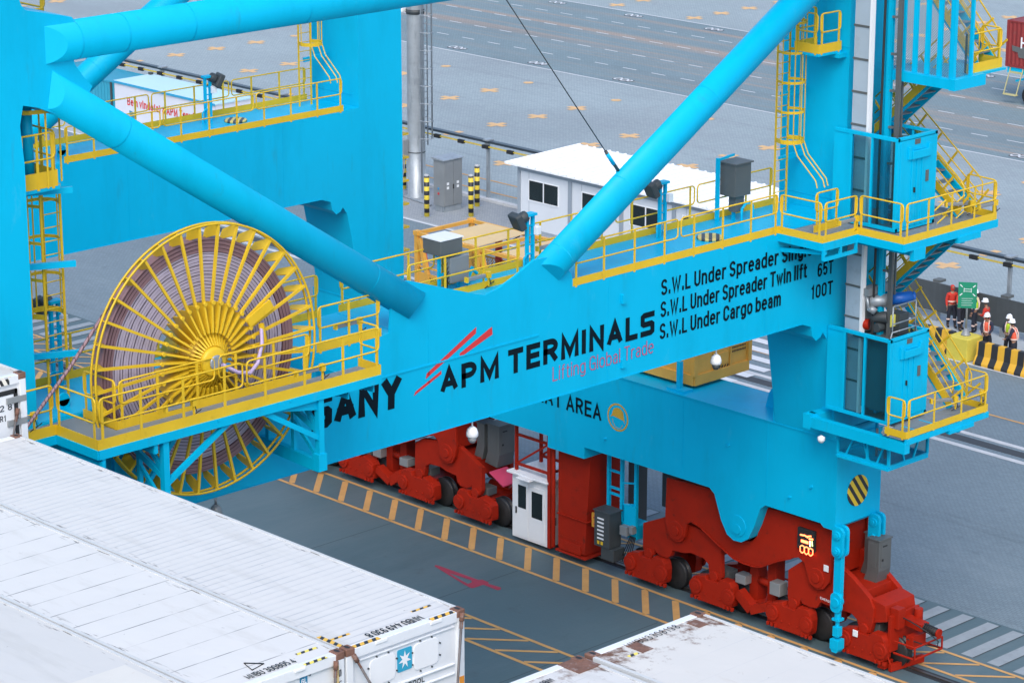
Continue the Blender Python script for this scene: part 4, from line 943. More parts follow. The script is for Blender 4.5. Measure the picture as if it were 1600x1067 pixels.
b = MB(); b.path([(RX - .2, RY - 2.2, RZ + 1.75), (RX - .15, 33.2, 14.6), (RX - .1, 30.2, 11.9)], .04, 8); b.build('trailing_cable', M['cableo'], reel)
# ------------------------------------------------------------------ landside lift, cabins and stairs
b = MB()
for z in range(0, 34): b.box(-48.12, -47.62, 59.28, 59.40, 7.82 + z*.9, 7.82 + z*.9 + .885)
mastl = b.build('lift_mast', mat('mast_panel', (.35, .43, .50), .5, var=.08, dirt=((.2, .24, .28), 2, .55, .75, .5)), crane)
for z in range(0, 24): MB().box(-48.14, -47.60, 59.262, 59.28, 7.82 + z*.9 - .03, 7.82 + z*.9 + .03).build('mast_joint', M['cabgrey'], mastl)
b = MB(); b.box(-47.60, -47.52, 59.26, 59.40, 7.82, 39); b.build('mast_rail', M['white'], mastl)
b = MB(); b.box(-47.58, -47.22, 59.8, 59.86, 7.8, 39); b.bar((-47.25, 59.7, 7.8), (-47.25, 59.7, 39), .1, .1); b.build('mast_plate', M['cyan'], mastl)
b = MB(); b.bar((-46.95, 59.75, 7.8), (-46.95, 59.75, 39), .09, .12); b.bar((-47.0, 60.0, 7.8), (-47.0, 60.0, 39), .05, .05)
for z in range(0, 31): b.bar((-47.3, 59.7, 7.9 + z), (-46.9, 59.8, 7.9 + z), .05, .06)
b.build('rack_rail', M['cabgrey'], mastl)
b = MB(); b.path([(-47.32, 59.5, 39), (-47.30, 59.52, 20), (-47.33, 59.5, 8)], .035, 6); b.build('lift_cable', M['black'], mastl)
def cabin(z0, z1, deck):
    x0, x1, y0, y1 = -47.98, -46.30, 59.02, 60.72
    b = MB()
    for x in (x0 + .05, x1 - .05):
        for y in (y0 + .05, y1 - .05): b.box(x - .05, x + .05, y - .05, y + .05, z0, z1)
    b.box(x0 - .55, x0, y0 + .02, y0 + .07, z0, z1)
    for z in (z0 + .05, z1 - .04):
        b.bar((x0 - .5, y0 + .04, z), (x1, y0 + .04, z), .09, .10); b.bar((x0, y1 - .05, z), (x1, y1 - .05, z), .1, .08); b.bar((x1 - .05, y0, z), (x1 - .05, y1, z), .1, .10)
    b.bar((-47.2, y0 + .05, z0), (-47.2, y0 + .05, z1), .1, .06)
    b.bar((-47.1, y1 - .05, z1), (-47.1, y1 - .05, z1 - .9), .05, .05)
    cb = b.build('lift_landing_cabin', M['cyan'], crane, bevel=.006)
    g = MB(); g.box(x0 + .03, -47.26, y0 + .02, y0 + .032, z0 + .1, z1 - .1); g.build('glass_panel', M['glass'], cb)
    g = MB(); g.box(-47.14, x1 - .1, y0 + .02, y0 + .032, z0 + .1, z1 - .1); g.build('glass_panel', M['glass'], cb)
    g = MB(); g.box(x0 + .05, x1 - .1, y1 - .03, y1 - .015, z0 + .1, z1 - .1); g.build('glass_panel', M['glass'], cb)
    d = MB(); d.box(x1 - .03, x1 + .0, y0 + .1, y1 - .1, z0 + .08, z1 - .06); d.box(x1 + .0, x1 + .012, y0 + .12, y0 + .18, z0 + .1, z1 - .1)
    h = z1 - z0
    d.box(x1, x1 + .09, y0 + .55, y1 - .45, z1 - .62, z1 - .40); d.box(x1, x1 + .06, y0 + .42, y0 + .54, z1 - .62, z1 - .28); d.box(x1, x1 + .06, y1 - .44, y1 - .32, z1 - .62, z1 - .28); d.bar((x1 + .05, y0 + .65, z1 - .36), (x1 + .05, y1 - .55, z1 - .36), .02, .03)
    for y in (y0 + .62, y0 + .84, y0 + 1.06): d.box(x1, x1 + .03, y - .02, y + .02, z0 + .1, z1 - .66)
    dd = d.build('lift_door', M['cyan'], cb, bevel=.006)
    e = MB(); e.box(x1, x1 + .012, y0 + .72, y0 + .95, z1 - .24, z1 - .10); e.build('name_plate', M['cabgrey'], cb)
    e = MB(); e.box(x1, x1 + .03, y1 - .47, y1 - .36, z0 + h*.48, z0 + h*.60); e.build('call_box', M['cabgrey'], cb)
    e = MB(); e.box(x1 + .0, x1 + .05, y0 + .72, y0 + .75, z0 + 1.0, z0 + 1.14); e.build('door_handle', M['black'], cb)
    return cb
cabU = cabin(13.24, 15.80, ZT); cabL = cabin(7.80, 10.22, 7.7)
# lift car with its machinery, standing just above the lower cabin
b = MB(); b.box(-47.85, -46.45, 59.35, 60.55, 8.0, 10.0); lc = b.build('lift_car', mat('lift_car_teal', (.03, .13, .17), .4), crane, bevel=.03)
b = MB(); b.box(-47.8, -46.5, 59.25, 60.5, 10.0, 10.06); b.build('car_roof', M['cabgrey'], lc)
b = MB(); b.tube((-47.45, 59.45, 11.0), (-47.1, 59.95, 11.05), .17, 18); b.tube((-47.5, 59.4, 10.99), (-47.45, 59.45, 11.0), .21, 18); b.tube((-47.3, 59.35, 10.75), (-47.25, 59.45, 10.9), .12, 14); b.build('gearbox', M['galv'], lc)
b = MB(); b.tube((-47.1, 59.95, 11.05), (-46.75, 60.45, 11.1), .16, 18); b.tube((-46.75, 60.45, 11.1), (-46.7, 60.52, 11.1), .14, 18)
for k in range(8): a = k*math.pi/4; b.bar((-47.06 + .0, 60.0 + .16*math.cos(a)*.3, 11.05 + .16*math.sin(a)), (-46.8, 60.4 + .16*math.cos(a)*.3, 11.09 + .16*math.sin(a)), .02, .02)
b.build('lift_motor', mat('motor_blue', (.005, .10, .42), .4), lc)
b = MB(); b.box(-47.75, -47.62, 59.3, 60.1, 10.1, 11.35); b.prism([(59.3, 11.2), (60.2, 11.2), (60.2, 11.45), (59.3, 11.4)], 'x', -47.62, -47.35); b.build('machine_plate', M['grey'], lc)
b = MB(); b.tube((-47.4, 59.6, 10.55), (-47.0, 59.75, 10.6), .16, 14); b.tube((-47.2, 59.5, 10.3), (-47.2, 60.2, 10.3), .13, 12); b.box(-47.1, -46.7, 59.9, 60.3, 10.1, 10.7); b.build('lift_brake', M['dark'], lc, bevel=.01)
b = MB(); b.tube((-47.62, 59.42, 10.35), (-47.45, 59.5, 10.35), .15, 14); b.build('safety_device', M['red'], lc)
b = MB(); b.box(-46.95, -46.85, 59.72, 60.0, 10.35, 10.68); b.build('warning_cover', mat('pale_yellow', (.75, .70, .12), .5), lc)
b = MB()
pts = [(-46.55, 59.4), (-46.55, 60.4), (-47.3, 60.4)]
for z in (10.55, 11.05): b.path([(p[0], p[1], z) for p in pts], .02, 6)
for p in pts: b.tube((p[0], p[1], 10.06), (p[0], p[1], 11.05), .02, 6)
b.path([(-46.5, 59.25, 10.1), (-46.48, 59.3, 10.35), (-46.48, 60.35, 10.35), (-46.5, 60.4, 10.1)], .018, 6)
b.build('car_handrail', M['galv'], lc)
# lower platform with its support arm and glazed pit frame
ZL = 7.70
b = MB(); b.prism([(-48.2, 59.4), (-46.28, 59.4), (-46.28, 58.74), (-45.45, 58.74), (-45.45, 62.35), (-46.3, 62.35), (-46.3, 60.75), (-48.2, 60.75)], 'z', ZL - .05, ZL); lpf = b.build('landing', M['grate'], crane)
handrail([[(-46.15, 58.72, ZL), (-45.42, 58.72, ZL), (-45.42, 62.38, ZL), (-46.3, 62.4, ZL)]], lpf)
b = MB(); b.bar((-50.0, 59.2, 7.42), (-48.3, 58.75, 7.42), .3, .34) if False else None
b.bar((-48.75, 58.78, 7.40), (-45.40, 58.78, 7.40), .22, .30); b.box(-48.95, -48.6, 58.85, 59.6, 7.2, 7.62); b.box(-49.0, -48.75, 58.66, 58.95, 7.2, 7.62)
b.bar((-45.42, 58.72, ZL - .12), (-45.42, 62.4, ZL - .12), .07, .16); b.bar((-46.3, 60.75, ZL - .12), (-46.3, 62.4, ZL - .12), .07, .16); b.bar((-45.5, 61.2, ZL - .25), (-48.0, 61.0, ZL - .5), .12, .3); b.bar((-45.42, 60.6, ZL - .24), (-45.42, 61.7, ZL - .24), .12, .12)
b.bar((-48.3, 60.8, ZL - .2), (-45.5, 60.8, ZL - .2), .12, .28)
b.build('landing_frame', M['cyan'], lpf)
for y in (59.5, 60.3): 
    b = MB(); b.bar((-45.5, y, ZL - .02), (-46.2, y, ZL - .02), .05, .06); b.build('floor_bar', M['cyan'], lpf)
for p, d in (((-45.5, 61.75, ZL + .52), (0, 1, 0)), ((-46.2, 61.3, ZL + .35), (.5, 1, 0))): tube_light(p, d, crane)
b = MB(); x0, x1, y0, y1 = -48.0, -46.2, 59.02, 60.72
for z in (6.62, 7.2):
    for p, q in (((x0, y0), (x1, y0)), ((x1, y0), (x1, y1)), ((x1, y1), (x0, y1)), ((x0, y1), (x0, y0))): b.bar((p[0], p[1], z), (q[0], q[1], z), .08, .08)
for p in ((x0, y0), (x1, y0), (x1, y1), (x0, y1), (-46.95, y0)): b.bar((p[0], p[1], 6.62), (p[0], p[1], 7.4), .07, .07)
b.bar((-47.7, y0, 6.65), (-47.4, y0, 7.25), .05, .05); b.bar((-47.15, y0, 7.25), (-46.9, y0, 6.65), .05, .05); b.bar((-46.6, y0, 6.65), (-46.35, y0, 7.25), .05, .05); b.bar((x1, 59.5, 7.25), (x1, 59.7, 6.65), .05, .05); b.bar((x1, 60.1, 6.65), (x1, 60.35, 7.25), .05, .05)
b.box(x0, x1 + .05, y0 - .1, y1, 6.52, 6.58)
pit = b.build('pit_frame', M['cyan'], crane)
b = MB(); b.box(x0, x1, y0 + .01, y0 + .02, 6.65, 7.2); b.build('glass_panel', M['glass'], pit)
b = MB(); b.box(x1 - .02, x1 - .01, y0, y1, 6.65, 7.2); b.build('glass_panel', M['glass'], pit)
b = MB(); b.bar((-47.1, 59.6, 6.6), (-47.1, 59.6, 7.4), .05, .05); b.bar((-46.8, 59.6, 6.6), (-46.8, 59.6, 7.4), .05, .05)
for z in (6.8, 7.0, 7.2): b.bar((-47.1, 59.6, z), (-46.8, 59.6, z), .03, .03)
b.build('pit_ladder', M['grey'], pit)
b = MB(); b.lathe((-48.35, 58.7, 6.98), 'z', [(.03, .12), (.10, .08), (.11, 0), (.06, -.08)], 12); b.build('bulkhead_lamp', M['white'], crane)
# stair flights
def stair(p, q, wd, parent=crane):
    """p top, q bottom (x,y,z on the near edge), flight runs along x, width towards +y"""
    p, q = Vector(p), Vector(q); W_ = Vector((0, wd, 0)); b = MB()
    for o in (Vector(), W_): b.bar(p + o, q + o, .05, .22)
    st = b.build('stair_flight', M['cyan'], parent)
    y = MB()
    for o in (Vector((0, -.035, .10)), W_ + Vector((0, .035, .10))): y.bar(p + o, q + o, .018, .20)
    y.build('stair_stringer', M['yellow'], st)
    n = max(4, int(abs(p.z - q.z) / .23)); t = MB()
    for k in range(1, n):
        c = p + (q - p)*k/n; t.box(c.x - .13, c.x + .13, c.y + .02, c.y + wd - .02, c.z + .02, c.z + .05)
    t.build('stair_tread', M['grate'], st)
    h = MB()
    for o in (Vector((0, -.04, 0)), W_ + Vector((0, .04, 0))):
        h.tube(p + o + _uz*1.0, q + o + _uz*1.0, .022, 6); h.tube(p + o + _uz*.55, q + o + _uz*.55, .02, 6)
        pe = (q - p).normalized()
        h.path([q + o + _uz*1.0, q + o + pe*.15 + _uz*.95, q + o + pe*.15 + _uz*.55, q + o + _uz*.55], .02, 6)
        h.tube(p + o + _uz*.30, q + o + _uz*.30, .016, 6); L = (q-p).length; m = max(3, round(L / .8))
        nrm = (q-p).normalized().cross(Vector((0, 1, 0))); nrm = nrm if nrm.z > 0 else -nrm
        for k in range(m+1):
            c = p + (q-p)*(k/m*.9 + .05) + o; h.bar(c, c + nrm*.72 if False else c + (nrm*.75), .065, .018, (0, 1, 0))
    h.build('handrail', M['yellow'], st)
    return st
stair((-46.45, 60.85, 17.3), (-48.75, 60.85, 15.2), .75); stair((-48.7, 61.75, 15.2), (-46.2, 61.75, 13.25), .75)
stair((-46.0, 60.85, 12.9), (-48.75, 60.85, 10.2), .75); stair((-48.7, 61.75, 10.35), (-46.25, 61.75, 7.72), .75)

stair((-48.6, 61.75, 20.4), (-45.9, 61.75, 17.5), .75); stair((-45.8, 60.85, 22.4), (-48.6, 60.85, 20.4), .75)
for z in (15.2, 10.25, 20.4): MB().box(-49.9, -48.7, 60.8, 62.6, z - .1, z).build('stair_landing', M['cyan'], crane)
# upper landing with wire-mesh screen
Z3 = 17.45
b = MB(); b.box(-47.55, -45.3, 60.75, 62.3, Z3 - .06, Z3); b.bar((-47.6, 59.95, Z3 - .15), (-45.25, 59.95, Z3 - .15), .2, .26); b.bar((-45.25, 59.85, Z3 - .15), (-45.25, 61.2, Z3 - .15), .2, .3); b.box(-47.6, -45.3, 59.9, 60.75, Z3 - .05, Z3 - .005); up3 = b.build('landing', M['cyan'], crane)
handrail([[(-45.5, 60.8, Z3), (-45.42, 60.8, Z3), (-45.42, 62.25, Z3), (-46.2, 62.25, Z3)]], up3, toe=.28)
b = MB()
for k in range(6): x = -47.42 + k*.41; b.bar((x, 59.98, Z3), (x, 59.98, Z3 + 3.2), .15, .06, (0, 1, 0))
b.bar((-45.33, 59.98, Z3), (-45.33, 59.98, Z3 + 3.2), .12, .12); b.bar((-45.33, 60.75, Z3), (-45.33, 60.75, Z3 + 3.2), .08, .1)
b.build('screen_frame', M['cyan'], up3)
MB().box(-47.6, -45.36, 60.02, 60.024, Z3, Z3 + 3.2).build('wire_screen', M['mesh'], up3); MB().box(-45.36, -45.356, 60.02, 60.75, Z3, Z3 + 3.2).build('wire_screen', M['mesh'], up3)
# ------------------------------------------------------------------ lamps, boxes and small fittings on the crane
def floodlight(x, y, z, h, aim, parent=crane):
    b = MB()
    for d in (-.1, .1): b.bar((x, y + d, z), (x, y + d, z + h), .07, .09)
    for k in range(int(h/.25)): b.bar((x, y - .1, z + .15 + .25*k), (x, y + .1, z + .15 + .25*k), .04, .03)
    b.box(x - .12, x + .12, y - .16, y + .16, z + h, z + h + .06); b.path([(x + .1, y - .3, z), (x + .1, y - .3, z + .35), (x + .1, y - .2, z + .45), (x + .1, y - .1, z + .45)], .03, 6)
    o = b.build('floodlight_post', M['cyan'], parent)
    a = Vector(aim).normalized(); c = Vector((x, y, z + h - .12)) + Vector((a.x, a.y, 0))*.42
    l = MB(); l.bar(c - a*.10, c + a*.10, .46, .46); l.tube(c - a*.32, c - a*.08, .15, 12); l.build('floodlight', M['dark'], o, bevel=.05)
    g = MB(); g.box(x + .08, x + .2, y + .06, y + .22, z + h - .5, z + h - .28); g.build('junction_box', M['white'], o, bevel=.01)
    return o
floodlight(-50.45, 49.35, ZT, 1.42, (-.2, -1, -.5)); floodlight(-50.45, 54.3, ZT, 1.45, (-.2, -1, -.5)); floodlight(-50.3, 34.6, ZT, 2.0, (-.6, -.4, -.6))
floodlight(-70.45, 54.65, ZT, 1.45, (.3, .9, -.5))
# equipment rack and boxes behind the front beam
b = MB(); rx = -50.45
for y in (46.2, 46.85): b.bar((rx, y, ZT), (rx, y, 14.2), .07, .07)
b.bar((rx, 46.1, 14.17), (rx, 46.95, 14.17), .07, .07); b.bar((rx, 46.2, 13.65), (rx, 46.85, 13.65), .06, .06)
b.path([(rx + .1, 47.1, ZT), (rx + .1, 47.1, 13.5), (rx + .1, 47.25, 13.62), (rx + .1, 47.4, 13.5)], .045, 8); b.bar((rx + .1, 47.0, 13.3), (rx + .1, 47.25, 13.7), .07, .07)
rk = b.build('equipment_rack', M['cyan'], crane)
MB().box(rx - .35, rx + .30, 45.98, 46.72, 14.21, 14.60).build('power_supply_box', M['cabgrey'], rk, bevel=.01)
MB().box(rx - .37, rx + .32, 45.96, 46.74, 14.60, 14.63).build('box_lid', M['white'], rk)
MB().box(rx + .06, rx + .26, 46.35, 46.98, 13.45, 14.1).build('switch_box', M['grey'], rk, bevel=.015)
b = MB()
for k in range(5): b.path([(rx + .2, 46.3 + .02*k, 14.0 - .12*k), (rx + .24, 46.22, 13.9 - .12*k), (rx + .2, 46.3, 13.5 - .04*k)], .013, 5)
b.build('cable_run', M['black'], rk)
# tall switch panel on the walkway
b = MB(); b.bar((-50.5, 56.55, ZT), (-50.5, 56.55, 15.0), .09, .09); b.bar((-50.5, 56.55, 14.95), (-50.5, 57.2, 15.0), .06, .06); b.bar((-50.3, 57.0, ZT), (-50.3, 57.0, 13.8), .08, .08); b.path([(-50.0, 57.0, ZT), (-50.0, 57.0, 13.6), (-50.0, 57.15, 13.72), (-50.0, 57.35, 13.72), (-50.0, 57.45, 13.6), (-50.0, 57.45, ZT)], .04, 8); sp = b.build('panel_stand', M['cyan'], crane)
MB().box(-50.55, -50.0, 56.7, 57.35, 13.95, 14.85).build('switch_box', M['cabgrey'], sp, bevel=.01); MB().box(-50.35, -50.1, 56.85, 57.2, 13.5, 13.95).build('cable_box', M['cabgrey'], sp)
MB().box(-50.6, -49.95, 56.66, 57.4, 14.85, 14.89).build('box_lid', M['cabgrey'], sp)
# striped round hatches on the beam tops
for x, y in ((-49.35, 55.0), (-69.95, 55.35)):
    b = MB(); b.lathe((x, y, ZT + .006), 'z', [(.36, 0), (.36, .06), (.33, .08)], 28); b.build('hatch_cover', stripes('hatch_stripes', (.62, .50, .16), (.05, .06, .07), 'x', .26, .5, second=.9, axis2='y'), crane)
# dome cameras hanging under the beam
for y in (45.62, 54.56):
    b = MB(); b.tube((XF - .1, y, 10.44), (XF - .1, y, 10.25), .02, 8); b.lathe((XF - .1, y, 10.02), 'z', [(.05, .24), (.12, .18), (.15, .08), (.15, .0), (.12, -.04)], 16); o = b.build('dome_camera', M['white'], crane)
    b = MB(); b.lathe((XF - .1, y, 9.98), 'z', [(.11, 0), (.10, -.08), (.06, -.14), (.01, -.16)], 14); b.build('camera_lens_dome', M['grey'] if y < 50 else M['dark'], o)
b = MB(); b.tube((XF + .1, 37.46, 10.44), (XF + .1, 37.46, 10.3), .03, 8); b.lathe((XF + .1, 37.46, 10.05), 'z', [(.04, .26), (.12, .18), (.15, 0), (.08, -.08)], 14); b.build('dome_camera', M['grey'], crane)
# little pads and eyes on the beam face
for y, z in ((50.75, 12.55), (50.75, 10.83)):
    b = MB(); b.prism([(y, z - .13), (y + .16, z - .13), (y + .1, z + .06), (y + .03, z + .12), (y, z + .1)], 'x', XF, XF + .08); b.build('lifting_eye', M['cyan'], crane)
b = MB(); b.box(XF + .001, XF + .02, 42.3, 47.8, 12.16, 12.20); b.build('weld_seam', M['cyan'], crane)
for x, y, z in ((-49.1, 33.9, ZT), (-69.6, 48.4, ZT)):
    b = MB(); b.box(x - .03, x + .03, y - .15, y + .15, z, z + .2); b.lathe((x - .03, y, z + .2), 'x', [(.15, 0), (.15, .06)], 14); b.build('lifting_eye', M['cyan'], crane)
# small post lamp frame under the beam (cage support)
b = MB(); b.box(-55.2, -54.5, YS + .1, YS + .5, 6.7, 6.78); b.bar((-54.85, YS + .3, 6.7), (-54.85, YS + .3, 7.6), .14, .14); b.build('cage_support', M['cyan'], crane)
# anti-sway tie rope running up from the brace
b = MB(); b.tube((XF - .3, 50.95, 15.78), (XF - .3, 46.2, 21.6), .014, 6); b.tube((XF - .3, 50.98, 15.75), (XF - .3, 50.45, 16.4), .045, 8); tr = b.build('tie_rope', M['dark'], crane)
b = MB(); b.tube((XF - .3, 51.05, 15.6), (XF - .3, 50.92, 15.82), .07, 8); b.tube((XF - .3, 50.75, 16.02), (XF - .3, 50.5, 16.33), .05, 8); b.build('turnbuckle', M['cyan'], tr)
# yellow climbing ladder seen behind the rear leg
b = MB()
for y in (61.9, 62.3): b.bar((XR - 1.2, y, 4), (XR - 1.2, y, 13), .06, .03)
for k in range(28): b.tube((XR - 1.2, 61.9, 4.3 + .3*k), (XR - 1.2, 62.3, 4.3 + .3*k), .015, 5)
for k in range(10): b.box(XR - 1.25, XR - .7, 61.8, 62.4, 4.6 + .8*k, 4.67 + .8*k)
b.build('ladder', M['yellow'], crane)
# ------------------------------------------------------------------ ship deck and its refrigerated containers
def roof_mat(name, base, seam, seamw, dirt, ax='X', seamcol=(.16, .17, .18), seamamt=.85, endrust=0.):
    m = mat(name, base, .55, var=.025, vs=.6, dirt=dirt, spec=.3); t = m.node_tree; N = t.nodes; L = t.links; b = N['Principled BSDF']
    tc = N.new('ShaderNodeTexCoord'); sp = N.new('ShaderNodeSeparateXYZ'); L.new(tc.outputs['Object'], sp.inputs[0])
    dv = N.new('ShaderNodeMath'); dv.operation = 'DIVIDE'; dv.inputs[1].default_value = seam; L.new(sp.outputs[ax], dv.inputs[0])
    fr = N.new('ShaderNodeMath'); fr.operation = 'FRACT'; L.new(dv.outputs[0], fr.inputs[0])
    lt = N.new('ShaderNodeMath'); lt.operation = 'LESS_THAN'; lt.inputs[1].default_value = seamw / seam; L.new(fr.outputs[0], lt.inputs[0])
    no = N.new('ShaderNodeTexNoise'); no.inputs['Scale'].default_value = 1.8; L.new(tc.outputs['Object'], no.inputs['Vector'])
    mr = N.new('ShaderNodeMapRange'); mr.inputs['From Min'].default_value = .38; mr.inputs['From Max'].default_value = .66; mr.inputs['To Min'].default_value = .12; mr.inputs['To Max'].default_value = seamamt; L.new(no.outputs['Fac'], mr.inputs['Value'])
    mu = N.new('ShaderNodeMath'); mu.operation = 'MULTIPLY'; L.new(lt.outputs[0], mu.inputs[0]); L.new(mr.outputs[0], mu.inputs[1])
    src = b.inputs['Base Color'].links[0].from_socket
    mx = N.new('ShaderNodeMix'); mx.data_type = 'RGBA'; mx.inputs['B'].default_value = seamcol + (1,); L.new(mu.outputs[0], mx.inputs['Factor']); L.new(src, mx.inputs['A']); L.new(mx.outputs['Result'], b.inputs['Base Color'])
    # scuffs along the long edges, pressed ribs as relief
    ab = N.new('ShaderNodeMath'); ab.operation = 'ABSOLUTE'; L.new(sp.outputs['Y'], ab.inputs[0])
    me_ = N.new('ShaderNodeMapRange'); me_.inputs['From Min'].default_value = 1.0; me_.inputs['From Max'].default_value = 1.12; L.new(ab.outputs[0], me_.inputs['Value'])
    mp = N.new('ShaderNodeMapping'); mp.inputs['Scale'].default_value = (2.2, 14, 1); L.new(tc.outputs['Object'], mp.inputs[0])
    n4 = N.new('ShaderNodeTexNoise'); n4.inputs['Scale'].default_value = 1.6; n4.inputs['Detail'].default_value = 3; L.new(mp.outputs[0], n4.inputs['Vector'])
    m4 = N.new('ShaderNodeMapRange'); m4.inputs['From Min'].default_value = .60; m4.inputs['From Max'].default_value = .66; m4.inputs['To Max'].default_value = .85; L.new(n4.outputs['Fac'], m4.inputs['Value'])
    m5 = N.new('ShaderNodeMath'); m5.operation = 'MULTIPLY'; L.new(me_.outputs[0], m5.inputs[0]); L.new(m4.outputs[0], m5.inputs[1])
    src = b.inputs['Base Color'].links[0].from_socket
    mx = N.new('ShaderNodeMix'); mx.data_type = 'RGBA'; mx.inputs['B'].default_value = (.13, .12, .11, 1); L.new(m5.outputs[0], mx.inputs['Factor']); L.new(src, mx.inputs['A']); L.new(mx.outputs['Result'], b.inputs['Base Color'])
    if endrust:
        # rust that has crept in from the corner castings and the far end
        e1 = N.new('ShaderNodeMapRange'); e1.inputs['From Min'].default_value = -4.6; e1.inputs['From Max'].default_value = -6.0; e1.inputs['To Max'].default_value = .26; L.new(sp.outputs['X'], e1.inputs['Value'])
        e2 = N.new('ShaderNodeMapRange'); e2.inputs['From Min'].default_value = .75; e2.inputs['From Max'].default_value = 1.2; e2.inputs['To Max'].default_value = .10; L.new(ab.outputs[0], e2.inputs['Value'])
        n7 = N.new('ShaderNodeTexNoise'); n7.inputs['Scale'].default_value = 2.6; n7.inputs['Detail'].default_value = 9; n7.inputs['Roughness'].default_value = .72; L.new(tc.outputs['Object'], n7.inputs['Vector'])
        s1 = N.new('ShaderNodeMath'); s1.operation = 'ADD'; L.new(e1.outputs[0], s1.inputs[0]); L.new(e2.outputs[0], s1.inputs[1]); s2 = N.new('ShaderNodeMath'); s2.operation = 'ADD'; L.new(s1.outputs[0], s2.inputs[0]); L.new(n7.outputs['Fac'], s2.inputs[1])
        m7 = N.new('ShaderNodeMapRange'); m7.inputs['From Min'].default_value = .69; m7.inputs['From Max'].default_value = .82; m7.inputs['To Max'].default_value = endrust; L.new(s2.outputs[0], m7.inputs['Value'])
        src = b.inputs['Base Color'].links[0].from_socket
        mx = N.new('ShaderNodeMix'); mx.data_type = 'RGBA'; mx.inputs['B'].default_value = (.15, .075, .045, 1); L.new(m7.outputs[0], mx.inputs['Factor']); L.new(src, mx.inputs['A']); L.new(mx.outputs['Result'], b.inputs['Base Color'])
    sn = N.new('ShaderNodeMath'); sn.operation = 'SINE'; ml = N.new('ShaderNodeMath'); ml.operation = 'MULTIPLY'; ml.inputs[1].default_value = 2*math.pi/seam; L.new(sp.outputs[ax], ml.inputs[0]); L.new(ml.outputs[0], sn.inputs[0])
    n6 = N.new('ShaderNodeTexNoise'); n6.inputs['Scale'].default_value = 1.1; n6.inputs['Detail'].default_value = 3; L.new(tc.outputs['Object'], n6.inputs['Vector'])
    ad = N.new('ShaderNodeMath'); ad.operation = 'MULTIPLY_ADD'; ad.inputs[1].default_value = .05 if seam < .4 else .02; L.new(sn.outputs[0], ad.inputs[0]); L.new(n6.outputs['Fac'], ad.inputs[2])
    bp = N.new('ShaderNodeBump'); bp.inputs['Strength'].default_value = .5; bp.inputs['Distance'].default_value = .05; L.new(ad.outputs[0], bp.inputs['Height']); L.new(bp.outputs[0], b.inputs['Normal'])
    return m
WB = (.60, .60, .585)
speck = ((.10, .11, .12), 4.5, .675, .70, .9)
smear = ((.40, .40, .38), .9, .52, .78, .55, (.35, 2.2, 1))
rust = ((.20, .09, .05), 1.9, .63, .72, .85)
M['roofA'] = roof_mat('reefer_roof_ribbed', WB, .19, .03, [speck, smear], seamcol=(.42, .44, .46), seamamt=.8)
M['roofB'] = roof_mat('reefer_roof_panelled', (.63, .63, .615), .61, .022, [speck, ((.44, .43, .40), 1.1, .56, .78, .5, (.5, 2, 1)), ((.36, .34, .31), 3.2, .66, .78, .6)], seamamt=1.0)
M['roofC'] = roof_mat('reefer_roof_grey', (.57, .57, .555), .61, .02, [speck, smear], seamcol=(.55, .57, .58), seamamt=.4)
M['roofD'] = roof_mat('reefer_roof_rusty', (.60, .59, .56), .61, .02, [speck, rust, ((.45, .40, .34), .8, .56, .72, .55, (.5, 1.6, 1))], seamcol=(.5, .5, .5), seamamt=.5, endrust=1.0)
M['roofE'] = roof_mat('reefer_roof_stained', (.60, .60, .585), .61, .02, [speck, smear], seamcol=(.4, .4, .4), seamamt=.6, endrust=.7)
M['boxw'] = mat('reefer_white', (.70, .73, .76), .5, var=.04, vs=1.2, dirt=[((.42, .36, .30), 2.2, .62, .8, .5, (2, 2, .4)), ((.3, .3, .3), 9, .72, .8, .5)])
M['rustc'] = mat('rusty_casting', (.17, .085, .06), .8, var=.3, vs=6, bump=.6, bs=25, dirt=((.45, .42, .40), 5, .55, .7, .6))
M['rail'] = mat('reefer_side_rail', (.55, .57, .57), .55, var=.08, vs=2, dirt=((.25, .22, .2), 5, .6, .75, .6))
M['tapeo'] = stripes('hazard_tape_amber', (.75, .44, .05), DK, 'y', .16, .52, second=.6, axis2='x')
M['tapey'] = stripes('hazard_tape_yellow', (.78, .66, .12), DK, 'y', .15, .52, second=.6, axis2='x')
M['tapex'] = stripes('hazard_tape_long', (.75, .44, .05), DK, 'x', .16, .52, second=.6, axis2='y')
M['rope'] = mat('lashing_steel', (.13, .12, .12), .5, metal=.4, var=.2, vs=6)
deck = MB(); deck.box(-64, -29.6, 4, 29.1, 4, 12.53); deck.box(-29.6, -6, 4, 30.0, 4, 13.0); deck.box(-64, -43.0, 4.2, 28.9, 12.53, 13.54); struct(deck.build('ship_deck', mat('deck_green', (.07, .13, .12), .7, var=.15, vs=.6)))
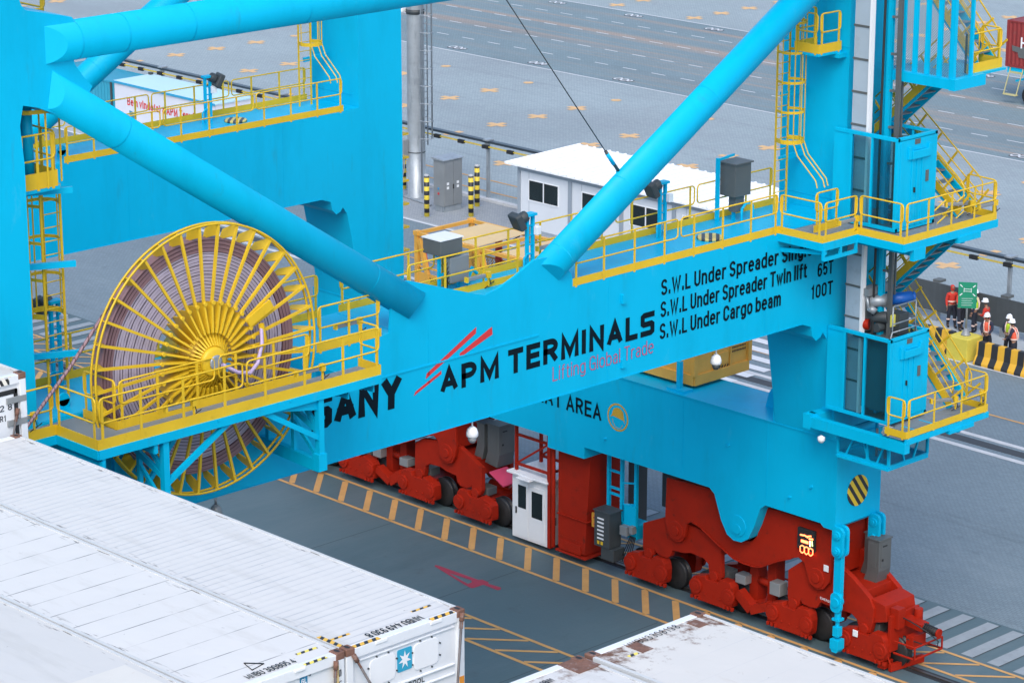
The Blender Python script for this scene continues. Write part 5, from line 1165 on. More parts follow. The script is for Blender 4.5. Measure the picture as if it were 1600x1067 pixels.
def reefer(xe, y0, zt, roof, label, L=12.19, casting='rustc', end='reefer'):
    """xe: the end seen by the camera (+X end)"""
    W_, H_ = 2.438, 2.9; y1 = y0 + W_; x0 = xe - L; z0 = zt - H_
    o = thing('reefer_container', ((xe + x0)/2, (y0+y1)/2, z0), label, 'container', 'refrigerated containers stowed on deck')
    b = MB(); b.box(x0 + .02, xe - .06, y0 + .015, y1 - .015, z0 + .12, zt - .06)
    b.build('body', M['boxw'], o)
    b = MB(); b.box(x0 + .05, xe - .05, y0 + .05, y1 - .05, zt - .07, zt - .025); rf = b.build('roof', roof, o)
    for y in (y0 + .03, y1 - .03):
        b = MB(); b.box(x0 + .15, xe - .15, y - .03, y + .03, zt - .14, zt - .012); b.build('side_rail', M['rail'], o)
    for xa, xb in ((xe - .16, xe - .004), (x0 + .004, x0 + .16)):
        b = MB(); b.box(xa, xb, y0, y0 + .14, z0 + .1, zt - .1); b.box(xa, xb, y1 - .14, y1, z0 + .1, zt - .1); b.box(xa + .004, xb - .004, y0 + .135, y1 - .135, zt - .19, zt - .018); b.box(xa + .004, xb - .004, y0 + .135, y1 - .135, z0, z0 + .16)
        b.build('end_frame', M['boxw'], o, bevel=.012)
    for x in (xe - .089, x0 + .089):
        for y in (y0 + .081, y1 - .081):
            for z in (zt - .118/2, z0 + .059):
                c = MB(); c.cbox((x, y, z), (.182, .168, .122)); k = c.build('corner_casting', M[casting], o, bevel=.012)
                if z > zt - .5:
                    c = MB(); n = 14; vs = [(x + .062*math.cos(2*math.pi*i/n)*1.0, y + .034*math.sin(2*math.pi*i/n), zt + .0045) for i in range(n)]; c.add(vs, [tuple(range(n))]); c.build('casting_hole', M['black'], k, fix=False)
    return o
GA = 'refrigerated containers stowed on deck'
cA = reefer(-30.43, 25.92, 15.45, M['roofA'], 'white reefer container with ribbed roof and a star emblem on its end, beside the quay')
cB = reefer(-30.43, 23.44, 15.45, M['roofB'], 'white reefer container with panelled roof and a blue GL plate beside the star container')
cC = reefer(-30.43, 20.96, 15.45, M['roofC'], 'greyish white reefer container at the bottom left corner with a beige repair patch')
cD = reefer(-14.88, 27.61, 15.92, M['roofD'], 'rust stained white reefer container numbered 3308198 at bottom right')
cE = reefer(-14.90, 25.07, 15.92, M['roofE'], 'white reefer container with rusty corner beside the one numbered 3308198')
cF = reefer(-43.0, 26.43, 16.45, M['roofD'], 'dirty white container with black framed doors and grey hinges at the left edge')
UX, UY, UZ = Vector((1, 0, 0)), Vector((0, 1, 0)), Vector((0, 0, 1))
zt = 15.45 - .022
def tape(x0, x1, y0, y1, z, m, par, nm='hazard_tape'): return MB().box(x0, x1, y0, y1, z, z + .004).build(nm, M[m], par)
zt2 = 15.452
tape(-30.53, -30.44, 26.1, 26.62, 15.437, 'tapeo', cA); tape(-30.53, -30.44, 27.68, 28.16, 15.437, 'tapeo', cA)
tape(-30.97, -30.92, 26.0, 26.42, zt, 'tapeo', cA); tape(-30.97, -30.92, 27.7, 28.1, zt, 'tapeo', cA); tape(-31.15, -30.62, 25.935, 26.02, 15.441, 'tapex', cA)
letters('MNBU 449 930 8', (-30.76, 27.66, zt), -UY, UX, 1.12, .19, M['ink'], cA, st=.14)
tape(-30.50, -30.43, 25.12, 25.55, 15.437, 'tapey', cB); tape(-30.90, -30.84, 25.30, 25.70, zt, 'tapey', cB)
letters('MNBU 300805 4', (-30.62, 24.20, zt), UY, -UX, .92, .17, M['ink'], cB, st=.14)
b = MB(); b.path([(-31.15, 24.52, zt + .004), (-30.86, 24.44, zt + .004), (-30.93, 24.72, zt + .004)], .012, 4, closed=True); b.build('lift_mark', M['ink'], cB)
b = MB(); b.box(-32.33, -31.0, 21.2, 23.2, zt, zt + .006); b.build('repair_patch', mat('beige_patch', (.62, .61, .57), .6, var=.05, dirt=((.45, .33, .22), 3, .62, .75, .5)), cC)
# tank cover plates and markings of the front end of the star container
x = -30.43
b = MB()
for z in (14.98 - .02, 14.62, 14.55, 14.2, 14.13, 13.6): 
    pass
for z in (15.19, 14.56, 14.40, 13.95, 13.2): b.box(x - .07, x - .03, 26.12, 28.18, z - .02, z + .02); 
b.build('end_rib', M['boxw'], cA, bevel=.015)
for y0 in (26.42, 27.32):
    P = fillet([(y0, 14.68), (y0 + .52, 14.68), (y0 + .52, 15.12), (y0, 15.12)], .1, 4)
    q = MB().prism(P, 'x', x - .062, x - .045).build('access_panel', M['white'], cA, bevel=.006)
    b = MB()
    for u, v in ((-.03, .12), (-.03, .32), (.55, .12), (.55, .32), (.14, -.03), (.38, -.03), (.14, .47), (.38, .47)): b.tube((x - .06, y0 + u, 14.68 + v), (x - .035, y0 + u, 14.68 + v), .014, 8)
    b.build('panel_bolt', M['dark'], q)
e = MB().prism(fillet([(26.985, 14.75), (27.285, 14.75), (27.285, 15.12), (26.985, 15.12)], .03, 3), 'x', x - .061, x - .05).build('emblem', mat('emblem_blue', (.03, .34, .52), .5), cA)
st = []
for k in range(14):
    a = math.pi/2 + 2*math.pi*k/14; r = .135 if k % 2 == 0 else .055; st.append((x - .046, 27.135 + r*math.cos(a), 14.935 + r*1.15*math.sin(a)))
b = MB(); b.add(st + [(x - .046, 27.135, 14.935)], [(k, (k+1) % 14, 14) for k in range(14)]); b.build('emblem_star', M['white'], e, fix=False)
letters('STAR COOL', (x - .055, 26.80, 14.45), UY, UZ, .74, .085, M['ink'], cA, st=.17)
for y in (26.62, 27.95 - .2):
    b = MB(); b.prism([(y - .12, 15.43), (y + .12, 15.43), (y + .12, 15.37), (y - .12, 15.37)], 'x', x - .16, x + .01); b.build('lifting_lug', M['white'], cA, bevel=.01)
MB().box(x - .03, x - .0, 28.24, 28.34, 14.2, 14.33).build('warning_label', mat('label_orange', (.75, .28, .03), .5), cA)
# second container end: GL plate and fittings
e = MB().box(x - .055, x - .045, 25.04, 25.18, 15.08, 15.27).build('register_plate', mat('plate_blue', (.02, .20, .36), .5), cB)
letters('GL', (x - .046, 25.06, 15.14), UY, UZ, .10, .08, M['white'], e, st=.2)
b = MB()
for y, z in ((25.0, 15.28), (25.22, 15.26), (24.72, 15.22)): b.tube((x - .06, y, z), (x - .03, y, z), .028, 10)
b.build('bolt', M['dark'], cB)
MB().box(x - .06, x - .05, 24.78, 24.86, 15.02, 15.2).build('data_plate', M['grey'], cB)
MB().prism([(24.9, 15.43), (25.1, 15.43), (25.1, 15.38), (24.9, 15.38)], 'x', x - .18, x + .02).build('lifting_lug', M['white'], cB, bevel=.01)
MB().box(x - .003, x + .003, 25.69, 25.76, 14.3, 15.26).build('warning_label', mat('label_cream', (.75, .55, .25), .5), cB)
letters('SU', (x + .003, 25.75, 15.2), -UZ, UY, .34, .055, M['ink'], cB, st=.2)
# numbers and rusty fittings on the right hand pair
zd = 15.92 - .022
letters('MNBU3308198', (-26.78, 28.28, zd), UY, -UX, 1.10, .16, M['ink'], cD, st=.10, gap=.3)
for q in ((-26.86, -26.52, 28.27, 28.50), (-26.86, -26.60, 29.58, 29.78)):
    b = MB(); b.box(*q, zd, zd + .008); b.build('lift_pad', M['rustc'], cD)
tape(-26.60, -26.54, 28.02, 28.22, zd, 'tapey', cD); tape(-26.78, -26.72, 27.1, 27.42, zd, 'tapey', cE)
letters('MNBU 029 001 5', (-26.80, 26.62, zd), -UY, UX, .62, .13, M['ink'], cE, st=.14)
MB().box(-27.06, -26.62, 27.05, 27.5, zd, zd + .012).build('rust_plate', M['rustc'], cE)
b = MB(); b.path([(-26.1, 26.5, zd + .004), (-26.0, 26.62, zd + .004), (-25.9, 26.5, zd + .004), (-26.0, 26.4, zd + .004)], .02, 4, closed=True); b.build('lift_mark', M['black'], cE)
# door end of the container at the left edge
x = -43.0
b = MB(); P = [(26.62, 28.66, 16.14), (26.62, 28.66, 13.75)]
b.box(x - .06, x - .02, 26.6, 28.68, 16.08, 16.16); b.box(x - .06, x - .02, 28.62, 28.68, 13.7, 16.16); b.build('door_gasket', M['black'], cF)
d = MB().box(x - .055, x - .03, 26.62, 28.6, 13.75, 16.07).build('door', M['boxw'], cF, bevel=.01)
for z in (15.96, 15.52): MB().box(x - .03, x + .01, 28.42, 28.86, z - .06, z + .06).build('door_hinge', M['grey'], cF, bevel=.008)
letters('013 252 8', (x - .03, 27.60, 15.78), UY, UZ, .95, .12, M['ink'], d, st=.15)
letters('45R1', (x - .03, 28.10, 15.58), UY, UZ, .30, .12, M['ink'], d, st=.15)
tape(x - .14, x - .004, 27.9, 28.55, 16.29 + .13, 'tapeo', cF)
MB().box(x - .004, x - .0, 27.7, 28.5, 16.28, 16.40).build('hazard_tape', stripes('hazard_tape_white', (.7, .68, .6), DK, 'y', .15, .55, second=.5), cF)
def rod(p, q, label):
    p, q = Vector(p), Vector(q)
    o = thing('lashing_rod', q, label, 'lashing rod', 'lashing rods on the container ends')
    MB().tube(p, q, .021, 8).build('rod', M['rope'], o)
    d = (q-p).normalized(); b = MB(); b.tube(p - d*.05, p + d*.08, .04, 10); b.bar(p - d*.02, p + d*.2, .05, .03); b.build('rod_head', M['rustc'], o)
    return o
rod((-30.40, 28.27, 15.36), (-30.10, 27.75, 12.9), 'steel lashing rod from the quay side corner of the star emblem container')
rod((-30.40, 26.06, 15.30), (-30.10, 27.30, 12.9), 'steel lashing rod from the corner between the star container and its neighbour')
rod((-30.40, 25.68, 15.30), (-30.10, 25.22, 12.9), 'steel lashing rod hooked beside the blue GL plate container corner')
rod((-42.96, 28.62, 15.75), (-42.85, 28.0, 13.7), 'thin steel lashing rod across the doors of the container at the left edge')
# ------------------------------------------------------------------ man cage on the sill beam
cage = thing('work_cage', (-60.7, 61.45, 6.72), 'long orange work cage with tan roof sheets standing behind the lettered beam', 'work cage')
X0c, X1c, Y0c, Y1c, Z0c, Z1c = -66.85, -54.60, 60.27, 62.70, 6.72, 9.33
b = MB(); b.box(X0c, X1c, Y0c, Y1c, Z0c + .12, Z0c + .18)
for y in (Y0c, Y1c): b.bar((X0c, y, Z0c + .25), (X1c, y, Z0c + .25), .10, .32)
for x in (X0c, -63.9, -60.8, -57.6, X1c): b.bar((x, Y0c, Z0c + .25), (x, Y1c, Z0c + .25), .10, .32)
b.prism([(X1c - 2.2, Z0c - .0), (X1c - .5, Z0c - .0), (X1c - .5, Z0c + .1), (X1c - 2.2, Z0c + .1)], 'y', Y0c + .2, Y1c - .5)
base = b.build('base_frame', M['orange'], cage, bevel=.008)
letters('SWL 5T', (-66.4, Y0c - .052, 7.72), UX, UZ, 1.05, .2, M['ink'], base, st=.2); letters('SANY', (-64.85, Y0c - .052, 7.72), UX, UZ, 1.0, .24, M['ink'], base, st=.27, gap=.07)
b = MB(); b.box(X0c, -63.9, Y0c - .05, Y0c - .02, 7.62, 8.02); b.build('name_board', M['orange'], base)
XS = (X0c, -63.9, -60.75, -57.6, X1c)
for x in XS:
    for y in (Y0c, Y1c): MB().bar((x, y, Z0c + .4), (x, y, Z1c), .15, .15).build('post', M['orange'], cage)
b = MB()
for y in (Y0c, Y1c): b.bar((X0c, y, Z1c - .05), (X1c, y, Z1c - .05), .11, .11)
for x in XS: b.bar((x, Y0c, Z1c - .05), (x, Y1c, Z1c - .05), .11, .11)
for x in (X0c, X1c):
    for y in (Y0c, Y1c): b.cbox((x, y, Z1c - .03), (.2, .2, .14))
b.build('top_frame', M['orange'], cage)
for x0, x1 in ((-66.05, -64.0), (-62.95, -60.85), (-60.0, -57.7), (-56.7, -54.7)):
    b = MB(); b.prism([(x0, Y0c + .05), (x1, Y0c + .05), (x1 - .15 if x1 > -64.5 and x1 < -63 else x1, Y1c - .1), (x0 + .0, Y1c - .1)], 'z', Z1c + .008, Z1c + .03); b.build('roof_sheet', M['tan'], cage)
for x, s in ((X0c, 1), (-63.9, 1), (-60.75, 1), (-57.6, 1)):
    MB().bar((x + .1, Y0c, Z1c - .2), (x + .75, Y0c, Z0c + .5), .13, .13, (0, 1, 0)).build('brace', M['orange'], cage)
for x in (-65.5, -62.3, -59.2):
    MB().bar((x, Y1c - .05, Z1c - .1), (x, Y1c - .05, Z0c + .4), .28, .06, (0, 1, 0)).build('strap', mat('strap_red', (.45, .03, .03), .6) if x == -65.5 else M['pink'], cage)
for x in (-66.6, -63.55):
    MB().bar((x, Y0c + .1, Z1c - .6), (x + .35, Y0c + .1, Z0c + .6), .1, .03, (0, 1, 0)).build('strap', M['pink'], cage)
b = MB()
for y in (Y1c - .02,):
    for k in range(60): b.bar((X0c + .2*k, y, 7.15), (X0c + .2*k, y, 8.2), .02, .02)
for z in (7.6, 8.2): b.bar((X0c, Y1c, z), (X1c, Y1c, z), .05, .05); b.bar((X0c, Y0c, z), (-57.6, Y0c, z), .05, .05)
for k in range(16): x = X0c + .8*k; b.bar((x, Y0c + .1, 6.93), (x, Y1c - .1, 6.93), .03, .02)
b.build('side_bars', M['orange'], cage)
MB().box(X0c + .1, X1c - .1, Y1c - .09, Y1c - .085, 7.1, 8.2).build('wire_screen', M['omesh'], cage)
# closed panels at the near end
b = MB(); b.box(-57.5, X1c - .06, Y0c + .01, Y0c + .04, 7.0, 8.2); b.box(X1c - .04, X1c - .01, Y0c + .05, Y1c - .05, 7.0, 8.2)
for y in (Y0c + .85, Y0c + 1.6): b.box(X1c - .01, X1c + .04, y - .04, y + .04, 7.0, 8.2)
for z in (7.05, 8.0): b.box(X1c - .01, X1c + .03, Y0c + .05, Y1c - .05, z - .03, z + .03)
b.box(X1c - .01, X1c + .02, Y0c + .95, Y0c + 1.5, 7.25, 7.6)
pn = b.build('end_panel', M['orange'], cage, bevel=.006)
b = MB()
for k in range(5): b.bar((X1c + .012, Y0c + .95 + .12*k, 7.10), (X1c + .012, Y0c + 1.03 + .12*k, 7.20), .035, .01, (1, 0, 0))
for k in range(9):
    for j in range(2): b.bar((X1c + .012, Y0c + 1.68 + .07*k, 7.52 + .12*j), (X1c + .012, Y0c + 1.72 + .07*k, 7.56 + .12*j), .03, .01, (1, 0, 0))
for k in range(7): b.bar((-56.2 + .12*k, Y0c - .005, 7.5), (-56.1 + .12*k, Y0c - .005, 7.58), .03, .01, (0, 1, 0))
b.build('vent_slots', M['black'], pn)
b = MB()
for x0 in (-66.5, -65.4, -63.2, -60.3): b.path([(x0, Y1c - .15, Z1c - .1), (x0 + .3, Y1c - .3, Z1c - .25), (x0 + .7, Y1c - .3, Z1c - .3), (x0 + 1.0, Y1c - .15, Z1c - .1)], .02, 5)
b.build('cable_run', M['black'], cage)
# ------------------------------------------------------------------ site office
M['panel'] = mat('office_panel', (.62, .66, .70), .5, var=.03, vs=1, dirt=((.45, .48, .5), 3, .65, .8, .3, (3, 3, .5)))
M['trim'] = mat('office_trim', (.27, .32, .37), .5, var=.05)
M['roofw'] = mat('white_roof_sheet', (.84, .86, .88), .45, var=.03, vs=1)
ofx0, ofx1, ofy0, ofy1, ofh = -91.6, -76.0, 88.82, 92.9 - .4, 3.02
of = thing('site_office', (-84, 90.6, 0), 'white prefabricated site office with grey frame, dark sliding windows and ribbed white roof', 'office')
b = MB(); b.box(ofx0 + .05, ofx1 - .05, ofy0 + .04, ofy1 - .04, .05, ofh - .05); wl = b.build('wall', M['panel'], of)
b = MB()
cols = [ofx0, -88.22, -85.0, -81.83, -78.9, ofx1]
for x in cols:
    for y in (ofy0, ofy1): b.box(x - .11 if x > ofx0 else x, x + .11 if x > ofx0 else x + .16, y - .02 if y == ofy0 else y - .1, y + .1 if y == ofy0 else y + .02, 0, ofh - .06)
b.box(ofx0, ofx1, ofy0 - .015, ofy0 + .06, 0, .14); b.box(ofx0, ofx1, ofy0 - .015, ofy0 + .06, ofh - .24, ofh - .06); b.box(ofx0 - .015, ofx0 + .06, ofy0 + .1, ofy1, 0, .14); b.box(ofx0 - .015, ofx0 + .06, ofy0 + .1, ofy1, ofh - .24, ofh - .06)
b.build('frame', M['trim'], of)
b = MB()
for k in range(4): b.box(cols[k] + .7, cols[k] + .715, ofy0 + .03, ofy0 + .039, .15, ofh - .25)
b.build('panel_joint', M['trim'], of)
for x in (-90.86, -87.45, -84.46, -81.3):
    w1 = 1.86 if x < -80 else 1.6
    f = MB(); 
    f.box(x - .05, x + w1 + .05, ofy0 + .005, ofy0 + .045, 1.44, 1.49); f.box(x - .05, x + w1 + .05, ofy0 + .005, ofy0 + .045, 2.40, 2.45); f.box(x - .05, x, ofy0 + .005, ofy0 + .045, 1.49, 2.40); f.box(x + w1, x + w1 + .05, ofy0 + .005, ofy0 + .045, 1.49, 2.40); f.box(x + w1/2 - .03, x + w1/2 + .03, ofy0 + .003, ofy0 + .05, 1.49, 2.40)
    fo = f.build('window', M['white'], of)
    for k in (0, 1): MB().box(x + k*w1/2 + .03*k, x + (k+1)*w1/2 - .03*(1-k), ofy0 + .02, ofy0 + .035, 1.49, 2.40).build('pane', M['darkglass'], fo)
b = MB(); ry0, ry1 = ofy0 - .30, ofy1 + .9; rx0 = ofx0 - .55; rz0, rz1 = ofh + .06, ofh + .16
b.add([(rx0, ry0, rz0), (ofx1 + .3, ry0, rz0), (ofx1 + .3, ry1, rz1), (rx0, ry1, rz1), (rx0, ry0, rz0 - .06), (ofx1 + .3, ry0, rz0 - .06), (ofx1 + .3, ry1, rz1 - .06), (rx0, ry1, rz1 - .06)], [(0, 1, 2, 3), (7, 6, 5, 4), (0, 4, 5, 1), (1, 5, 6, 2), (2, 6, 7, 3), (3, 7, 4, 0)])
k = 0
while rx0 + .02 + .5*k < ofx1 + .3:
    x = rx0 + .02 + .5*k; b.add([(x - .07, ry0 - .004, rz0), (x - .025, ry0 - .004, rz0 + .05), (x + .025, ry0 - .004, rz0 + .05), (x + .07, ry0 - .004, rz0), (x - .07, ry1, rz1), (x - .025, ry1, rz1 + .05), (x + .025, ry1, rz1 + .05), (x + .07, ry1, rz1)], [(0, 4, 5, 1), (1, 5, 6, 2), (2, 6, 7, 3), (0, 1, 2, 3)]); k += 1
b.build('roof', M['roofw'], of)
# ------------------------------------------------------------------ lighting mast, cabinet, bollards
mx, my = -99.55, 89.75
ms = thing('lighting_mast', (mx, my, 0), 'tall weathered steel lighting mast with a caged ladder beside the switch cabinet', 'lighting mast')
b = MB(); b.lathe((mx, my, 0), 'z', [(.50, 0), (.50, .04), (.44, .05), (.43, 2.9), (.425, 2.95), (.42, 6.2), (.40, 12), (.36, 28)], 36); b.build('shaft', M['galv'], ms)
for z in (2.2, 8.9): 
    b = MB(); b.lathe((mx, my, z), 'z', [(.44, 0), (.44, .05 if z < 5 else .22)], 36); b.build('band', M['dark'], ms)
lx, ly = mx + .62, my - .02
b = MB()
for d in (-.2, .2): b.tube((lx, ly + d, 2.6 if d > 0 else .3), (lx, ly + d, 28), .035, 6)
for k in range(84): b.tube((lx, ly - .2, 2.8 + .3*k), (lx, ly + .2, 2.8 + .3*k), .018, 5)
lad = b.build('ladder', M['galv'], ms)
b = MB()
for k in range(30):
    pts = [(lx + .06 + .45*math.sin(math.pi*j/8), ly + .33*math.cos(math.pi*j/8), 3.0 + .85*k) for j in range(9)]; b.path(pts, .025, 5)
for j in (1, 4, 7): b.tube((lx + .06 + .45*math.sin(math.pi*j/8), ly + .33*math.cos(math.pi*j/8), 3.0), (lx + .06 + .45*math.sin(math.pi*j/8), ly + .33*math.cos(math.pi*j/8), 28), .022, 5)
b.build('ladder_cage', M['galv'], ms)
MB().box(mx - .55, mx - .1, my - .75, my - .42, 2.0, 2.85).build('junction_box', M['grey'], ms, bevel=.03)
b = MB()
for k in range(3): b.path([(mx - .4 + .1*k, my - .58, 2.0), (mx - .42 + .1*k, my - .6, 1.4), (mx - .5 + .06*k, my - .62, .9), (mx - .5 + .06*k, my - .62, .05)], .03, 6)
b.path([(mx - .3, my - .6, .06), (mx + .6, my - .75, .06), (mx + 2.0, my - .9, .06)], .04, 6)
b.build('conduit', M['galv'], ms)
MB().box(mx - .62, mx - .38, my - .5, my - .2, 8.95, 9.15).build('mast_camera', M['white'], ms, bevel=.03)
cbn = thing('switch_cabinet', (-96.45, 88.95, 0), 'grey steel double door switch cabinet standing between striped bollards', 'cabinet')
b = MB(); b.box(-96.85, -96.12, 88.38, 89.55, .28, 2.5); bd_ = b.build('body', M['grey'], cbn, bevel=.01)
b = MB(); b.box(-96.82, -96.15, 88.42, 89.52, 0, .28); b.build('plinth', M['galv'], cbn)
b = MB(); b.add([(-96.92, 88.3, 2.5), (-96.05, 88.3, 2.5), (-96.05, 89.63, 2.5), (-96.92, 89.63, 2.5), (-96.92, 88.3, 2.60), (-96.05, 88.3, 2.54), (-96.05, 89.63, 2.54), (-96.92, 89.63, 2.60)], [(3, 2, 1, 0), (4, 5, 6, 7), (0, 1, 5, 4), (1, 2, 6, 5), (2, 3, 7, 6), (3, 0, 4, 7)]); b.build('roof', M['galv'], cbn)
for y0, y1 in ((88.40, 88.955), (88.975, 89.53)):
    dr = MB().box(-96.12, -96.10, y0, y1, .32, 2.46).build('door', M['grey'], cbn, bevel=.004)
    MB().box(-96.10, -96.095, y0 + .1, y1 - .05, 2.1, 2.4).build('vent_cover', M['cabgrey'] if False else M['grey'], dr)
    for z in (1.32, 1.12): MB().box(-96.10, -96.092, y0 + .14 if y0 < 88.8 else y0 + .2, y0 + .28 if y0 < 88.8 else y0 + .34, z, z + .12).build('warning_label', M['white'], dr)
MB().box(-96.10, -96.08, 88.93, 88.99, 1.1, 1.32).build('handle', M['black'], cbn)
b = MB()
for y in (88.42, 89.5): b.box(-96.13, -96.095, y - .02, y + .02, 2.0, 2.06)
MB().tube((-96.5, 88.38, 1.12), (-96.5, 88.36, 1.12), .06, 12).build('button', mat('button_blue', (.05, .25, .5), .4), cbn); MB().tube((-96.5, 88.38, .88), (-96.5, 88.36, .88), .06, 12).build('button', M['redtext'], cbn)
M['boll'] = stripes('bollard_stripes', (.74, .56, .05), DK, 'z', .42, .5)
first = None
for x, y, lb in ((-96.16, 87.31, 'black and yellow striped bollard in front of the left side of the switch cabinet'), (-94.72, 88.80, 'black and yellow striped bollard right of the cabinet, nearest to the orange work cage'),
                 (-96.0, 90.4, 'black and yellow striped bollard right of the cabinet, half hidden behind another bollard'), (-101.1, 90.3, 'black and yellow striped bollard behind the lighting mast')):
    if first is None:
        first = thing('bollard', (x, y, 0), lb, 'bollard', 'striped bollards round the switch cabinet')
        MB().lathe((x, y, 0), 'z', [(.125, .01), (.125, 1.95)], 20).build('post', M['boll'], first); MB().lathe((x, y, 1.95), 'z', [(.127, 0), (.12, .07), (.05, .10)], 20).build('cap', M['concrete'], first); MB().box(x - .2, x + .2, y - .2, y + .2, .004, .03).build('base_plate', M['galv'], first)
    else:
        c = copy_tree(first); c.location = (x, y, 0); c['label'] = lb
# ------------------------------------------------------------------ power rail on posts along the yard
pr = thing('power_rail', (-95, 91.7, 0), 'long dark conductor rail with yellow strip carried on grey posts between roadway and yard', 'power rail')
b = MB(); b.box(-260, 60, 91.62, 91.82, 2.80, 2.90); b.box(-260, 60, 91.58, 91.86, 2.90, 2.925); b.build('rail_beam', mat('rail_slate', (.055, .075, .095), .4, metal=.3), pr)
MB().box(-260, 60, 91.52, 91.60, 2.62, 2.68).build('conductor_strip', mat('conductor_yellow', (.55, .42, .06), .5), pr)
b = MB(); k = -60
for x in [-96.6 + 5.1*k for k in range(-26, 20)]:
    MB().box(x - .07, x + .07, 91.64, 91.78, .0, 2.80).build('rail_post', M['galv'], pr)
    q = MB(); q.box(x - .16, x + .16, 91.5, 91.95, 2.925, 2.99); q.box(x - .25, x - .1, 91.7, 92.1, 2.7, 2.78); q.build('post_bracket', M['galv'], pr)
for x in [-96.6 + 1.7*k for k in range(-40, 40)]:
    MB().box(x - .2, x + .2, 91.46, 91.6, 2.55, 2.72).build('hanger_clamp', M['black'], pr)
gw = thing('guard_wall', (-60, 90.3, 0), 'dark grey guard panel on short posts behind the group of workers', 'guard wall')
MB().box(-70.45, -20, 90.26, 90.34, .42, 1.62).build('panel', mat('guard_panel', (.055, .065, .07), .6, var=.15, vs=1.2, dirt=((.09, .10, .11), 2, .5, .8, .6, (3, 3, .4))), gw)
for k in range(14):
    x = -68.64 + 3.4*k; MB().box(x - .12, x + .12, 90.30, 90.55, .0, .95).build('post', M['grey'], gw); q = MB(); q.box(x - .18, x + .18, 90.35, 90.75, 1.62, 1.72); q.build('bracket', M['cabgrey'], gw)
# ------------------------------------------------------------------ barriers and sign by the workers
M['jersey'] = stripes('barrier_stripes', (.72, .40, .03), DK, 'x', .62, .5)
def jersey(name, x0, x1, y, label):
    o = thing(name, ((x0+x1)/2, y, 0), label, 'barrier', 'striped concrete barriers by the roadway')
    b = MB(); P = [(y - .33, .02), (y + .33, .02), (y + .33, .12), (y + .16, .38), (y + .11, .92), (y - .11, .92), (y - .16, .38), (y - .33, .12)]
    b.prism([(p[0], p[1]) for p in P], 'x', x0, x1); b.build('block', M['jersey'], o, bevel=.015)
    return o
jersey('road_barrier', -63.72, -59.2, 86.72, 'black and amber striped concrete barrier below the workers in orange vests'); jersey('road_barrier', -59.12, -55, 86.72, 'black and amber striped concrete barrier cut off by the right edge of the photo')
jersey('road_barrier', -68.7, -65.12, 87.05, 'black and amber striped concrete barrier half hidden behind the yellow stairs')
sg = thing('sign_stand', (-64.42, 86.9, 0), 'green notice board on a grey pole set in a yellow concrete block', 'sign')
MB().box(-65.02, -64.02, 86.4, 87.4, .02, .92).build('base_block', mat('yellow_block', (.62, .52, .07), .7, var=.08, vs=2, bump=.3, dirt=((.3, .27, .1), 4, .6, .8, .4)), sg, bevel=.02)
b = MB(); b.tube((-64.55, 86.98, .92), (-64.55, 86.98, 2.95), .04, 10); b.lathe((-64.55, 86.98, .92), 'z', [(.2, 0), (.18, .04), (.05, .28)], 14); b.build('pole', M['grey'], sg)
c, s_ = math.cos(math.radians(35)), math.sin(math.radians(35))
def sgp(u, v, d=0): return Vector((-64.55 + u*c - d*(-s_)*1.0, 86.98 + u*s_ - d*c, v)) + Vector((s_*.045, -c*.045, 0))
b = MB(); v8 = [sgp(u, v, d) for d in (0, .02) for u, v in ((-.36, 2.02), (.36, 2.02), (.36, 3.06), (-.36, 3.06))]; b.add(v8, [(3, 2, 1, 0), (4, 5, 6, 7), (0, 1, 5, 4), (1, 2, 6, 5), (2, 3, 7, 6), (3, 0, 4, 7)])
bo = b.build('board', mat('sign_green', (.01, .24, .13), .5), sg)
b = MB()
def ln(u0, v0, u1, v1, wd=.035): b.bar(sgp(u0, v0, .026), sgp(u1, v1, .026), wd, .004, (s_, -c, 0))
for k in range(4): ln(-.22, 2.40 - .09*k, .22 - .05*(k % 2), 2.42 - .09*k, .012)
for sx in (-1, 1):
    for sz in (-1, 1): ln(sx*.30, 2.74 + sz*.22, sx*.2, 2.74 + sz*.13); 
for k in range(2): ln(-.14, 2.70 + .09*k, .14, 2.70 + .09*k, .02); ln(-.14 + .28*k, 2.66, -.14 + .28*k, 2.83, .02)
b.build('sign_marking', M['white'], bo)
